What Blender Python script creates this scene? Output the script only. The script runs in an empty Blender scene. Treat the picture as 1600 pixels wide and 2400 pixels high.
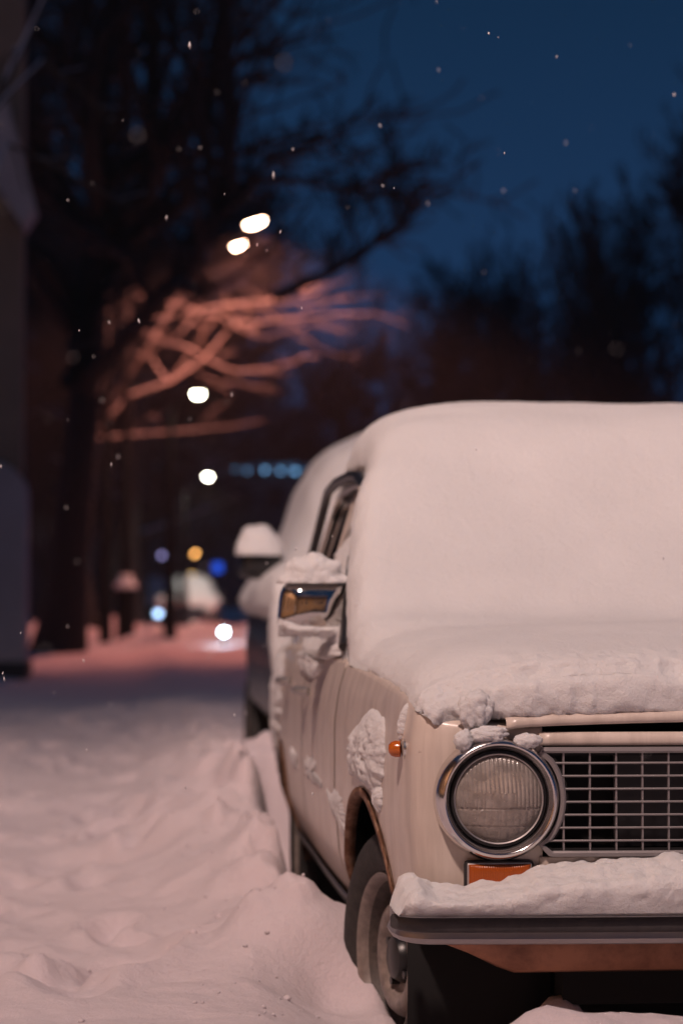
import bpy, math, random
import numpy as np
from mathutils import Vector, Matrix

S = bpy.context.scene
COL = S.collection
R = math.radians

# ------------------------------------------------------------------ camera
cam_d = bpy.data.cameras.new("camera")
cam = bpy.data.objects.new("camera", cam_d)
COL.objects.link(cam)
cam.location = (-1.233, -4.68, 1.05)
cam.rotation_euler = (R(90 + 2.02), 0, R(-4.81))
cam_d.sensor_fit = 'HORIZONTAL'
cam_d.sensor_width = 24.0
cam_d.lens = 85.0
cam_d.clip_start = 0.1
cam_d.clip_end = 2000
cam_d.dof.use_dof = True
cam_d.dof.focus_distance = 4.62
cam_d.dof.aperture_fstop = 3.0
S.camera = cam

# ------------------------------------------------------------------ sky
world = bpy.data.worlds.new("World")
S.world = world
world.use_nodes = True
wn, wl = world.node_tree.nodes, world.node_tree.links
bg = wn["Background"]
# deep blue late dusk: darker overhead, clearer blue low down
wtc = wn.new("ShaderNodeTexCoord")
wsp = wn.new("ShaderNodeSeparateXYZ")
wl.new(wtc.outputs["Generated"], wsp.inputs[0])
wrp = wn.new("ShaderNodeValToRGB")
els = wrp.color_ramp.elements
els[0].position, els[0].color = 0.0, (.0075, .034, .106, 1)
els[1].position, els[1].color = 1.0, (.0042, .019, .052, 1)
for p_, c_ in ((.07, (.0095, .038, .110)), (.14, (.0105, .036, .098)), (.24, (.0060, .025, .066))):
    e_ = els.new(p_)
    e_.color = (*c_, 1)
wl.new(wsp.outputs[2], wrp.inputs[0])
wl.new(wrp.outputs[0], bg.inputs[0])
bg.inputs[1].default_value = 1.0

# ------------------------------------------------------------------ exposure
S.view_settings.view_transform = 'Standard'
S.view_settings.look = 'None'
S.view_settings.exposure = 0
S.view_settings.gamma = 1
S.view_settings.use_curve_mapping = False
S.cycles.use_denoising = True
S.cycles.sample_clamp_indirect = 3.0
S.cycles.max_bounces = 8
S.cycles.caustics_reflective = False
S.cycles.caustics_refractive = False

# street-lamp light colours
KEY_COL = (1.0, 0.715, 0.625)
FAR_COL = (1.0, 0.31, 0.215)
KEY_POS = (-3.5, -5.5, 9.5)
KEY_W = 2480
FAR_W = 640
HAZE = 0.0008

rng = random.Random(7)
NR = np.random.RandomState(11)

# ------------------------------------------------------------------ noise
def _hash(ix, iy, iz, seed):
    h = (ix * 374761393 + iy * 668265263 + iz * 1274126177 + seed * 974634777) & 0xFFFFFFFF
    h = ((h ^ (h >> 13)) * 1274126177) & 0xFFFFFFFF
    h = h ^ (h >> 16)
    return (h & 0xFFFF) / 32767.5 - 1.0

def vnoise(x, y, z, seed=0):
    x, y, z = np.broadcast_arrays(np.asarray(x, float), np.asarray(y, float), np.asarray(z, float))
    ix, iy, iz = (np.floor(a).astype(np.int64) for a in (x, y, z))
    fx, fy, fz = x - ix, y - iy, z - iz
    fx, fy, fz = (f * f * f * (f * (f * 6 - 15) + 10) for f in (fx, fy, fz))
    out = 0
    for dx in (0, 1):
        wx = fx if dx else 1 - fx
        for dy in (0, 1):
            wy = fy if dy else 1 - fy
            for dz in (0, 1):
                wz = fz if dz else 1 - fz
                out = out + wx * wy * wz * _hash(ix + dx, iy + dy, iz + dz, seed)
    return out

def fbm(x, y, z, octv=4, seed=0):
    a, s, out = 1.0, 1.0, 0
    for k in range(octv):
        out = out + a * vnoise(np.asarray(x) * s, np.asarray(y) * s, np.asarray(z) * s, seed + k * 17)
        a *= 0.5
        s *= 2.03
    return out

def sstep(a, b, x):
    t = np.clip((np.asarray(x, float) - a) / (b - a), 0, 1)
    return t * t * (3 - 2 * t)

# ------------------------------------------------------------------ materials
def principled(name, col, rough=0.5, metal=0.0, **kw):
    m = bpy.data.materials.new(name)
    m.use_nodes = True
    b = m.node_tree.nodes["Principled BSDF"]
    b.inputs["Base Color"].default_value = (*col, 1)
    b.inputs["Roughness"].default_value = rough
    b.inputs["Metallic"].default_value = metal
    for k, v in kw.items():
        b.inputs[k.replace("_", " ")].default_value = v
    return m, m.node_tree.nodes, m.node_tree.links, b

def add_noise(n, l, scale, detail=6, rough=0.6, coord="Object", vec_scale=None):
    tc = n.new("ShaderNodeTexCoord")
    t = n.new("ShaderNodeTexNoise")
    t.inputs["Scale"].default_value = scale
    t.inputs["Detail"].default_value = detail
    t.inputs["Roughness"].default_value = rough
    if vec_scale:
        mp = n.new("ShaderNodeMapping")
        mp.inputs["Scale"].default_value = vec_scale
        l.new(tc.outputs[coord], mp.inputs[0])
        l.new(mp.outputs[0], t.inputs["Vector"])
    else:
        l.new(tc.outputs[coord], t.inputs["Vector"])
    return t

def add_bump(n, l, b, tex_out, strength, dist):
    bp = n.new("ShaderNodeBump")
    bp.inputs["Strength"].default_value = strength
    bp.inputs["Distance"].default_value = dist
    l.new(tex_out, bp.inputs["Height"])
    l.new(bp.outputs[0], b.inputs["Normal"])
    return bp

def ramp(n, l, src, stops):
    r = n.new("ShaderNodeValToRGB")
    els = r.color_ramp.elements
    while len(els) > 1:
        els.remove(els[-1])
    els[0].position = stops[0][0]
    els[0].color = (*stops[0][1], 1)
    for p, c in stops[1:]:
        e = els.new(p)
        e.color = (*c, 1)
    l.new(src, r.inputs[0])
    return r

M = {}
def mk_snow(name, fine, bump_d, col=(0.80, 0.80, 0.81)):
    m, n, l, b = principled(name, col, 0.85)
    b.inputs["Specular IOR Level"].default_value = 0.25
    b.inputs["Subsurface Weight"].default_value = 0.6
    b.inputs["Subsurface Radius"].default_value = (0.02, 0.018, 0.016)
    b.inputs["Subsurface Scale"].default_value = 0.6
    t = add_noise(n, l, fine, 7, 0.72)
    bp1 = add_bump(n, l, b, t.outputs[0], 0.8, bump_d)
    tg = add_noise(n, l, 420, 2, 0.6)          # single crystals and grains
    bp2 = add_bump(n, l, b, tg.outputs[0], 0.7, 0.0022)
    l.new(bp1.outputs[0], bp2.inputs["Normal"])
    t2 = add_noise(n, l, 5, 3)
    r = ramp(n, l, t2.outputs[0], [(0.3, tuple(c * 0.95 for c in col)), (0.7, col)])
    l.new(r.outputs[0], b.inputs["Base Color"])
    return m
M["snow"] = mk_snow("fresh_snow", 90, 0.010)
M["snow_wet"] = mk_snow("lumpy_snow", 70, 0.012)
M["snow_ground"] = mk_snow("lamplit_trodden_snow", 38, 0.016, (0.75, 0.66, 0.69))  # trodden snow; the lamps' pink light is put into its colour
M["snow_far"] = principled("distant_snow", (0.76, 0.75, 0.77), 0.9)[0]

def mk_paint(name, col, dirt, rust=(0.16, 0.055, 0.02)):
    m, n, l, b = principled(name, col, 0.34)
    b.inputs["Coat Weight"].default_value = 0.25
    b.inputs["Coat Roughness"].default_value = 0.18
    t = add_noise(n, l, 6, 6, 0.65, vec_scale=(3.2, 3.2, 0.35))
    r = ramp(n, l, t.outputs[0], [(0.30, dirt), (0.58, col)])
    t2 = add_noise(n, l, 21, 8, 0.7)
    r2 = ramp(n, l, t2.outputs[0], [(0.665, (0, 0, 0)), (0.74, (1, 1, 1))])
    mx = n.new("ShaderNodeMix")
    mx.data_type = 'RGBA'
    l.new(r2.outputs[0], mx.inputs[0])
    l.new(r.outputs[0], mx.inputs[6])
    mx.inputs[7].default_value = (*rust, 1)
    l.new(mx.outputs[2], b.inputs["Base Color"])
    t3 = add_noise(n, l, 14, 4)
    rr = ramp(n, l, t3.outputs[0], [(0.3, (0.28,) * 3), (0.7, (0.5,) * 3)])
    l.new(rr.outputs[0], b.inputs["Roughness"])
    add_bump(n, l, b, t.outputs[0], 0.08, 0.004)
    return m
M["paint"] = mk_paint("cream_white_paint", (0.64, 0.56, 0.50), (0.49, 0.42, 0.37))
M["paint_dark"] = mk_paint("black_paint", (0.02, 0.02, 0.023), (0.03, 0.028, 0.027))

def mk_rust():
    m, n, l, b = principled("rusty_steel", (0.2, 0.07, 0.03), 0.8)
    t = add_noise(n, l, 30, 8, 0.7)
    r = ramp(n, l, t.outputs[0], [(0.3, (0.05, 0.025, 0.016)), (0.5, (0.15, 0.065, 0.032)), (0.72, (0.36, 0.24, 0.17))])
    l.new(r.outputs[0], b.inputs["Base Color"])
    add_bump(n, l, b, t.outputs[0], 0.4, 0.003)
    return m
M["rust"] = mk_rust()
def mk_apron():
    m, n, l, b = principled("rusty_brown_paint", (0.2, 0.07, 0.03), 0.6)
    t = add_noise(n, l, 9, 8, 0.7)
    r = ramp(n, l, t.outputs[0], [(0.35, (0.24, 0.10, 0.06)), (0.6, (0.48, 0.22, 0.13))])
    l.new(r.outputs[0], b.inputs["Base Color"])
    return m
M["apron"] = mk_apron()

def mk_chrome(name, col, ro, ro2):
    m, n, l, b = principled(name, col, ro, 1.0)
    t = add_noise(n, l, 25, 6, 0.7)
    r = ramp(n, l, t.outputs[0], [(0.4, (ro,) * 3), (0.75, (ro2,) * 3)])
    l.new(r.outputs[0], b.inputs["Roughness"])
    return m
M["chrome"] = mk_chrome("worn_chrome", (0.72, 0.70, 0.69), 0.10, 0.34)
M["chrome_dull"] = mk_chrome("dull_aluminium", (0.5, 0.48, 0.48), 0.5, 0.68)
M["chrome_mirror"] = mk_chrome("polished_chrome", (0.62, 0.6, 0.58), 0.05, 0.14)
M["silver"] = principled("grille_silver_paint", (0.27, 0.25, 0.255), 0.45, 0.4)[0]

def mk_rubber(name, c, c2, ro):
    m, n, l, b = principled(name, c, ro)
    t = add_noise(n, l, 40, 6, 0.7)
    r = ramp(n, l, t.outputs[0], [(0.35, c), (0.7, c2)])
    l.new(r.outputs[0], b.inputs["Base Color"])
    add_bump(n, l, b, t.outputs[0], 0.25, 0.002)
    return m
M["rubber"] = mk_rubber("tyre_rubber", (0.014, 0.013, 0.013), (0.04, 0.035, 0.034), 0.75)
M["strip"] = mk_rubber("bumper_rubber", (0.03, 0.028, 0.032), (0.055, 0.05, 0.052), 0.55)
M["black"] = principled("black_void", (0.006, 0.006, 0.007), 0.9)[0]
M["black_gloss"] = principled("black_plastic", (0.012, 0.012, 0.014), 0.35)[0]
M["wheel"] = mk_rubber("dirty_steel_wheel", (0.13, 0.105, 0.095), (0.27, 0.225, 0.2), 0.4)
M["rim_dark"] = mk_rubber("shaded_rim_well", (0.025, 0.02, 0.018), (0.085, 0.065, 0.055), 0.6)  # shade inside the rim groove, put into a darker colour
M["glass"] = principled("dark_car_glass", (0.006, 0.006, 0.008), 0.06, 0, Coat_Weight=0.5)[0]
M["amber"] = principled("amber_lens", (0.45, 0.10, 0.006), 0.22, 0, Coat_Weight=0.6)[0]
def mk_amber_ribbed():
    m, n, l, b = principled("amber_ribbed_lens", (0.36, 0.075, 0.008), 0.25)
    tc = n.new("ShaderNodeTexCoord")
    w = n.new("ShaderNodeTexWave")
    w.inputs["Scale"].default_value = 70
    l.new(tc.outputs["Object"], w.inputs[0])
    add_bump(n, l, b, w.outputs[0], 0.25, 0.003)
    return m
M["amber_ribbed"] = mk_amber_ribbed()

def mk_lens():
    m = bpy.data.materials.new("headlight_glass")
    m.use_nodes = True
    n, l = m.node_tree.nodes, m.node_tree.links
    for x in list(n):
        n.remove(x)
    o = n.new("ShaderNodeOutputMaterial")
    tr = n.new("ShaderNodeBsdfTransparent")
    tr.inputs[0].default_value = (0.86, 0.82, 0.78, 1)
    gl = n.new("ShaderNodeBsdfGlossy")
    gl.inputs["Roughness"].default_value = 0.16
    df = n.new("ShaderNodeBsdfDiffuse")
    df.inputs[0].default_value = (0.78, 0.70, 0.64, 1)
    fr = n.new("ShaderNodeFresnel")
    fr.inputs[0].default_value = 1.7
    mx = n.new("ShaderNodeMixShader")
    l.new(fr.outputs[0], mx.inputs[0])
    l.new(tr.outputs[0], mx.inputs[1])
    l.new(gl.outputs[0], mx.inputs[2])
    m2 = n.new("ShaderNodeMixShader")
    t = add_noise(n, l, 30, 5)
    r = ramp(n, l, t.outputs[0], [(0.35, (0.20,) * 3), (0.7, (0.40,) * 3)])
    l.new(r.outputs[0], m2.inputs[0])
    l.new(mx.outputs[0], m2.inputs[1])
    l.new(df.outputs[0], m2.inputs[2])
    l.new(m2.outputs[0], o.inputs[0])
    return m
M["lens"] = mk_lens()
M["reflector"] = mk_chrome("lamp_reflector", (0.80, 0.74, 0.68), 0.22, 0.42)
M["shield"] = principled("bulb_shield_metal", (0.72, 0.62, 0.56), 0.5, 0.0)[0]

def mk_bark(name, c1, c2, snow_lo=0.45, snow_hi=0.95, snow_c=(0.34, 0.33, 0.34)):
    m, n, l, b = principled(name, c1, 0.9)
    t = add_noise(n, l, 7, 6, 0.7, vec_scale=(1, 1, 0.3))
    r = ramp(n, l, t.outputs[0], [(0.35, c1), (0.65, c2)])
    g = n.new("ShaderNodeNewGeometry")
    sp = n.new("ShaderNodeSeparateXYZ")
    l.new(g.outputs["Normal"], sp.inputs[0])
    rs = ramp(n, l, sp.outputs[2], [(snow_lo, (0, 0, 0)), (snow_hi, (1, 1, 1))])
    mx = n.new("ShaderNodeMix")
    mx.data_type = 'RGBA'
    l.new(rs.outputs[0], mx.inputs[0])
    l.new(r.outputs[0], mx.inputs[6])
    mx.inputs[7].default_value = (*snow_c, 1)
    l.new(mx.outputs[2], b.inputs["Base Color"])
    return m
M["bark"] = mk_bark("snow_dusted_bark", (0.03, 0.024, 0.02), (0.07, 0.055, 0.045))
M["bark_dark"] = mk_bark("dark_bark", (0.012, 0.0105, 0.010), (0.024, 0.021, 0.019), 0.8, 1.0, (0.2, 0.2, 0.21))
M["bark_lit"] = mk_bark("rimed_bark", (0.02, 0.016, 0.014), (0.05, 0.04, 0.034), 0.35, 0.85, (0.25, 0.24, 0.25))
M["bark_snowy"] = mk_bark("snow_laden_bark", (0.03, 0.024, 0.02), (0.07, 0.055, 0.045), 0.2, 0.6, (0.7, 0.69, 0.71))
M["bark_pale"] = mk_bark("pale_bark", (0.10, 0.09, 0.075), (0.24, 0.22, 0.18), 0.8, 1.0)

def mk_plaster(name, c1, c2):
    m, n, l, b = principled(name, c1, 0.9)
    t = add_noise(n, l, 1.6, 8, 0.65)
    r = ramp(n, l, t.outputs[0], [(0.3, c1), (0.7, c2)])
    l.new(r.outputs[0], b.inputs["Base Color"])
    t2 = add_noise(n, l, 60, 4)
    add_bump(n, l, b, t2.outputs[0], 0.2, 0.01)
    return m
M["plaster"] = mk_plaster("brown_plaster", (0.26, 0.19, 0.13), (0.34, 0.25, 0.18))
M["plaster_grey"] = mk_plaster("grey_plaster", (0.40, 0.36, 0.36), (0.52, 0.48, 0.48))
M["ochre"] = mk_plaster("ochre_plaster", (0.36, 0.20, 0.085), (0.46, 0.27, 0.13))
M["dark_stone"] = mk_plaster("dark_stone", (0.03, 0.03, 0.032), (0.05, 0.048, 0.05))
M["night_wall"] = mk_plaster("dark_brick_wall", (0.05, 0.048, 0.052), (0.08, 0.075, 0.08))
M["iron"] = principled("black_iron", (0.006, 0.006, 0.007), 0.9, 0, Specular_IOR_Level=0.1)[0]

def emit(name, col, st):
    m = bpy.data.materials.new(name)
    m.use_nodes = True
    b = m.node_tree.nodes["Principled BSDF"]
    b.inputs["Base Color"].default_value = (0.3, 0.3, 0.3, 1)
    b.inputs["Emission Color"].default_value = (*col, 1)
    b.inputs["Emission Strength"].default_value = st
    m.cycles.emission_sampling = 'NONE'
    return m

# ------------------------------------------------------------------ mesh helpers
def obj(name, verts, faces, mat, parent=None, smooth=True, sharp=None, loc=None):
    me = bpy.data.meshes.new(name)
    me.from_pydata([tuple(map(float, v)) for v in verts], [], faces)
    me.update()
    if smooth:
        me.polygons.foreach_set("use_smooth", [True] * len(me.polygons))
        if sharp:
            me.set_sharp_from_angle(angle=R(sharp))
    mats = mat if isinstance(mat, (list, tuple)) else [mat]
    for mm in mats:
        me.materials.append(mm)
    o = bpy.data.objects.new(name, me)
    COL.objects.link(o)
    if parent:
        o.parent = parent
    if loc:
        o.location = loc
    return o

def empty(name, loc=(0, 0, 0), parent=None, rz=0):
    o = bpy.data.objects.new(name, None)
    COL.objects.link(o)
    o.location = loc
    o.rotation_euler = (0, 0, rz)
    o.empty_display_size = 0.1
    if parent:
        o.parent = parent
    return o

def tag(o, label=None, cat=None, group=None, kind=None):
    if label: o["label"] = label
    if cat: o["category"] = cat
    if group: o["group"] = group
    if kind: o["kind"] = kind
    return o

def grid_faces(nu, nv, wrap_u=False, wrap_v=False, flip=False, base=0):
    f = []
    for i in range(nu if wrap_u else nu - 1):
        i2 = (i + 1) % nu
        for j in range(nv if wrap_v else nv - 1):
            j2 = (j + 1) % nv
            q = (base + i * nv + j, base + i2 * nv + j, base + i2 * nv + j2, base + i * nv + j2)
            f.append(q[::-1] if flip else q)
    return f

def grid_obj(name, P, mat, parent=None, flip=False, wrap_u=False, wrap_v=False, sharp=None, thick=None, off=-1, loc=None):
    nu, nv = P.shape[:2]
    o = obj(name, P.reshape(-1, 3), grid_faces(nu, nv, wrap_u, wrap_v, flip), mat, parent, True, sharp, loc)
    if thick:
        md = o.modifiers.new("thickness", 'SOLIDIFY')
        md.thickness = thick
        md.offset = off
    return o

def lathe_data(prof, segs, axis='Y', cap=False):
    """profile (r, h): h along axis"""
    V, n = [], len(prof)
    for i in range(segs):
        a = 2 * math.pi * i / segs
        c, s = math.cos(a), math.sin(a)
        for r, h in prof:
            if axis == 'Y': V.append((r * c, h, r * s))
            elif axis == 'X': V.append((h, r * c, r * s))
            else: V.append((r * c, r * s, h))
    F = grid_faces(segs, n, wrap_u=True)
    return V, F

def lathe(name, prof, mat, parent=None, segs=48, axis='Y', loc=None, sharp=35):
    V, F = lathe_data(prof, segs, axis)
    o = obj(name, V, F, mat, parent, True, sharp, loc)
    return o

def box_data(x0, x1, y0, y1, z0, z1, base=0):
    V = [(x0, y0, z0), (x1, y0, z0), (x1, y1, z0), (x0, y1, z0), (x0, y0, z1), (x1, y0, z1), (x1, y1, z1), (x0, y1, z1)]
    F = [tuple(base + i for i in f) for f in ((0, 3, 2, 1), (4, 5, 6, 7), (0, 1, 5, 4), (1, 2, 6, 5), (2, 3, 7, 6), (3, 0, 4, 7))]
    return V, F

def box(name, x0, x1, y0, y1, z0, z1, mat, parent=None, bevel=0, loc=None):
    V, F = box_data(x0, x1, y0, y1, z0, z1)
    o = obj(name, V, F, mat, parent, False, None, loc)
    if bevel:
        md = o.modifiers.new("bevel", 'BEVEL')
        md.width = bevel
        md.segments = 2
    return o

def tube_data(pts, rad, sides=8, base=0, cap=True):
    pts = [Vector(p) for p in pts]
    n = len(pts)
    if not isinstance(rad, (list, tuple)): rad = [rad] * n
    V, F = [], []
    for i, p in enumerate(pts):
        t = (pts[min(i + 1, n - 1)] - pts[max(i - 1, 0)]).normalized()
        ref = Vector((0, 0, 1)) if abs(t.z) < 0.9 else Vector((1, 0, 0))
        a = t.cross(ref).normalized()
        b = t.cross(a)
        for k in range(sides):
            th = 2 * math.pi * k / sides
            V.append(p + (a * math.cos(th) + b * math.sin(th)) * rad[i])
    for i in range(n - 1):
        for k in range(sides):
            k2 = (k + 1) % sides
            F.append((base + i * sides + k, base + i * sides + k2, base + (i + 1) * sides + k2, base + (i + 1) * sides + k))
    if cap:
        F.append(tuple(base + k for k in range(sides))[::-1])
        F.append(tuple(base + (n - 1) * sides + k for k in range(sides)))
    return V, F

def tube(name, pts, rad, mat, parent=None, sides=8, loc=None):
    V, F = tube_data(pts, rad, sides)
    return obj(name, V, F, mat, parent, True, 60, loc)

def displace(P, amp, fn, flip=False):
    """push a grid along its normals by amp*fn(x,y,z)"""
    du = np.gradient(P, axis=0)
    dv = np.gradient(P, axis=1)
    N = np.cross(du, dv)
    N /= np.maximum(np.linalg.norm(N, axis=2, keepdims=True), 1e-9)
    if flip: N = -N
    return P + N * (amp * fn(P[..., 0], P[..., 1], P[..., 2]))[..., None]

def lumps(sc, octv=4, seed=0):
    return lambda x, y, z: fbm(x * sc, y * sc, z * sc, octv, seed)

def billow(sc, octv=3, seed=0):
    """rounded snow clumps"""
    def f(x, y, z):
        a, s, out = 1.0, sc, 0
        for k in range(octv):
            out = out + a * (4 * np.abs(vnoise(x * s, y * s, z * s, seed + k * 31)) - 1)
            a *= 0.5
            s *= 2.1
        return out
    return f

def catmull(pts, n):
    pts = np.array(pts, float)
    d = np.r_[0, np.cumsum(np.linalg.norm(np.diff(pts[:, :2], axis=0), axis=1))]
    t = np.linspace(0, d[-1], n) if np.isscalar(n) else np.asarray(n)
    m = np.gradient(pts, d, axis=0)
    k = np.clip(np.searchsorted(d, t, side='right') - 1, 0, len(d) - 2)
    h = (d[k + 1] - d[k])[:, None]
    u = ((t - d[k]) / h[:, 0])[:, None]
    return ((2 * u**3 - 3 * u**2 + 1) * pts[k] + (u**3 - 2 * u**2 + u) * h * m[k]
            + (-2 * u**3 + 3 * u**2) * pts[k + 1] + (u**3 - u**2) * h * m[k + 1])

# ================================================================== GROUND
foot = []
fr = random.Random(3)
for k in range(210):
    fy = fr.uniform(0.5, 15)
    fx = fr.uniform(-2.5 - 0.03 * fy, -1.05)
    foot.append((fx, fy, fr.uniform(-0.4, 0.4), fr.uniform(0.5, 1.0), fr.uniform(0.02, 0.055)))

def ground_h(x, y):
    base = 0.17 + 0.045 * fbm(x * 0.7, y * 0.45, 0 * x, 3, 5)
    base = base + 0.03 * np.exp(-((y + 0.6) / 1.2) ** 2) - 0.03 * np.exp(-((y - 0.2) / 0.36) ** 2) * sstep(-1.0, -0.72, x)
    near = np.exp(-np.maximum(y - 2, 0) / 14)
    base = base + near * (0.006 * billow(2.6, 2, 9)(x, y * 0.8, 0 * x) + 0.006 * fbm(x * 6, y * 9, 0 * x, 3, 23) + 0.0028 * fbm(x * 22, y * 34, 0 * x, 3, 29))
    walk = sstep(-0.95, -1.25, x)
    for fx, fy, a, s, d in foot:
        if True:
            c, sn = math.cos(a), math.sin(a)
            u = ((x - fx) * c + (y - fy) * sn) / (0.09 * s)
            v = (-(x - fx) * sn + (y - fy) * c) / (0.20 * s)
            r2 = u * u + v * v
            base = base - d * np.exp(-r2 * 0.9) + 0.35 * d * np.exp(-((np.sqrt(r2) - 1.7) / 0.45) ** 2)
    # ridge of heaped snow along the kerb side of the cars
    A = np.interp(y, [-1, 0.25, 0.5, 0.78, 0.95, 1.4, 2.2, 3.2, 4.2, 6, 9, 14, 60], [0.0, 0.0, 0.015, 0.12, 0.15, 0.11, 0.17, 0.27, 0.24, 0.16, 0.10, 0.06, 0.04])
    lump = 1 + 0.42 * fbm(x * 3.1 + 5, y * 2.3, 0 * x, 3, 41)
    lump = lump + 0.5 * np.maximum(0, fbm(x * 9 + 3, y * 6.5, 0 * x, 3, 63)) * np.exp(-((x + .86) / .16) ** 2)
    ridge = A * lump * np.where(x < -0.87, np.exp(-((x + 0.87) / np.interp(y, [1, 3, 6], [.22, .36, .3])) ** 2), 1.0)
    h = base + ridge
    ww = sstep(-1.02, -0.80, x) * sstep(0.84, 0.60, y) * sstep(-0.40, -0.05, y)
    h = h * (1 - ww) + ww * (0.155 + 0.02 * fbm(x * 5, y * 5, 0 * x, 3, 91))
    # falls away under the cars
    wf_ = sstep(1.15, 0.85, y)
    under = sstep(-0.86 + 0.15 * wf_, -0.74 + 0.13 * wf_, x) * sstep(0.9, 0.75, x)
    car1 = under * sstep(-0.12, 0.12, y) * sstep(4.3, 4.05, y)
    uc = sstep(-0.74, -0.66, x) * sstep(0.06, 0.16, y)
    car2 = sstep(-0.85, -0.72, x) * sstep(4.45, 4.7, y) * sstep(9.4, 9.0, y) * sstep(1.1, 0.95, x)
    h = h * (1 - car1) + car1 * (0.045 + 0.02 * fbm(x * 4, y * 4, 0 * x, 3, 77))
    h = h * (1 - car2) + car2 * 0.05
    # bank ploughed up in front of the car
    bank = np.exp(-((y + 0.34) / 0.22) ** 2) * sstep(-0.75, -0.35, x) * (0.085 + 0.05 * fbm(x * 3.3, y * 2, 0 * x, 3, 57))
    h = h + np.maximum(bank, 0)
    # lump below the bumper
    h = h + 0.21 * np.exp(-((x + 0.40) / 0.12) ** 2 - ((y - 0.12) / 0.09) ** 2)
    # carriageway beyond the car
    road = sstep(1.0, 2.0, x) * (1 - sstep(60, 80, y))
    h = h * (1 - 0.65 * road)
    # heaps round the far trees and lamp post
    for hx, hy, hr, hh in ((-3.0, 44.5, 1.2, 0.42), (-1.7, 45.5, 0.9, 0.35), (-2.3, 52, 1.5, 0.4), (0.1, 43, 0.9, 0.33), (-0.75, 41.5, 0.6, 0.30), (1.0, 38, 1.2, 0.32)):
        h = h + hh * np.exp(-((x - hx) ** 2 + (y - hy) ** 2) / hr ** 2) * (1 + 0.25 * fbm(x * 2, y * 2, 0 * x, 2, 3))
    return h

ys, y = [-14.0], -14.0
while y < 420:
    d = abs(y + 4.68)
    y += 0.35 if y < -2.5 else max(0.022, 0.0075 * (y + 2))
    ys.append(y)
xs = np.r_[np.array([-260, -120, -60, -30, -16, -10, -7]), np.linspace(-5, -2.6, 50)[:-1], np.linspace(-2.6, -0.5, 110)[:-1], np.linspace(-0.5, 1.2, 60), np.array([1.5, 2, 2.6, 3.4, 4.5, 6, 9, 14, 25, 50, 110, 260])]
YY, XX = np.meshgrid(np.array(ys), xs, indexing='ij')
HH = ground_h(XX, YY)
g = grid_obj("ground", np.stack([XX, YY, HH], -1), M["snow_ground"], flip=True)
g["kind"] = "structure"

def gz(x, y):
    return float(ground_h(np.array([float(x)]), np.array([float(y)]))[0])

# ================================================================== BUILDINGS
bl = empty("building", (-4.2, 25, 0))
tag(bl, "dark building corner at the left edge with grey lower pier and brown wall above", "building")
def rel(o, root):
    o.location = Vector(o.location) - root.location
    return o
def part_box(name, root, x0, x1, y0, y1, z0, z1, mat, bevel=0):
    lx, ly, lz = root.location
    return box(name, x0 - lx, x1 - lx, y0 - ly, y1 - ly, z0 - lz, z1 - lz, mat, root, bevel)
part_box("base_course", bl, -6, -2.385, 20.9, 22.1, -0.1, 0.37, M["dark_stone"], 0.02)
# grey pier with a rounded shoulder
sh = [(-6.0, 0.37)] + [(-2.42, 0.37)] + [(-2.42, 2.15)]
sh += [(-2.42 - 0.33 * (1 - math.cos(a)), 2.15 + 0.33 * math.sin(a)) for a in np.linspace(0.1, math.pi / 2, 10)] + [(-6.0, 2.48)]
V = [(x + 4.2, yv - 25, z) for yv in (20.95, 22.05) for x, z in sh]
ns = len(sh)
F = [tuple(range(ns)), tuple(range(2 * ns - 1, ns - 1, -1))] + [(i, i + ns, (i + 1) % ns + ns, (i + 1) % ns) for i in range(ns)]
obj("pier", V, F, M["plaster_grey"], bl, False)
part_box("wall", bl, -6, -2.47, 21.1, 21.9, 2.4, 13, M["plaster"])
part_box("snow_ledge", bl, -6, -2.75, 20.95, 21.1, 2.485, 2.53, M["snow_far"], 0.015)
# sloping stone bracket under the eave
V = [(-3.4, 20.4, 6.3), (-2.62, 20.4, 6.3), (-2.3, 20.4, 5.1), (-2.42, 20.4, 4.9), (-2.75, 20.4, 5.4)]
V = [(x + 4.2, yv - 25, z) for yv in (20.5, 21.1) for x, _, z in V]
F = [(0, 1, 2, 3, 4), (9, 8, 7, 6, 5)] + [(i, i + 5, (i + 1) % 5 + 5, (i + 1) % 5) for i in range(5)]
obj("bracket", V, F, M["plaster_grey"], bl, False)

# ochre house behind the photographer (seen only mirrored in chrome and glass)
hs = empty("house", (-7.6, -8, 0))
tag(hs, "ochre plastered house standing behind the photographer on the pavement side", "building")
part_box("wall", hs, -11.4, -10.0, -30, 12, -0.1, 9.5, M["ochre"])
part_box("plinth", hs, -11.4, -9.94, -30.04, 12.04, -0.1, 0.9, M["dark_stone"])
for k in range(9):
    for zz in (1.7, 5.2):
        y0 = -28 + k * 4.2
        w = part_box("window", hs, -10.0, -9.97, y0, y0 + 1.3, zz, zz + 1.9, M["plaster_grey"])
        V, F = box_data(-2.38, -2.34, y0 + 0.08 + 8, y0 + 1.22 + 8, zz + 0.08, zz + 1.82)
        obj("pane", V, F, M["glass"], w, False)

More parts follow.
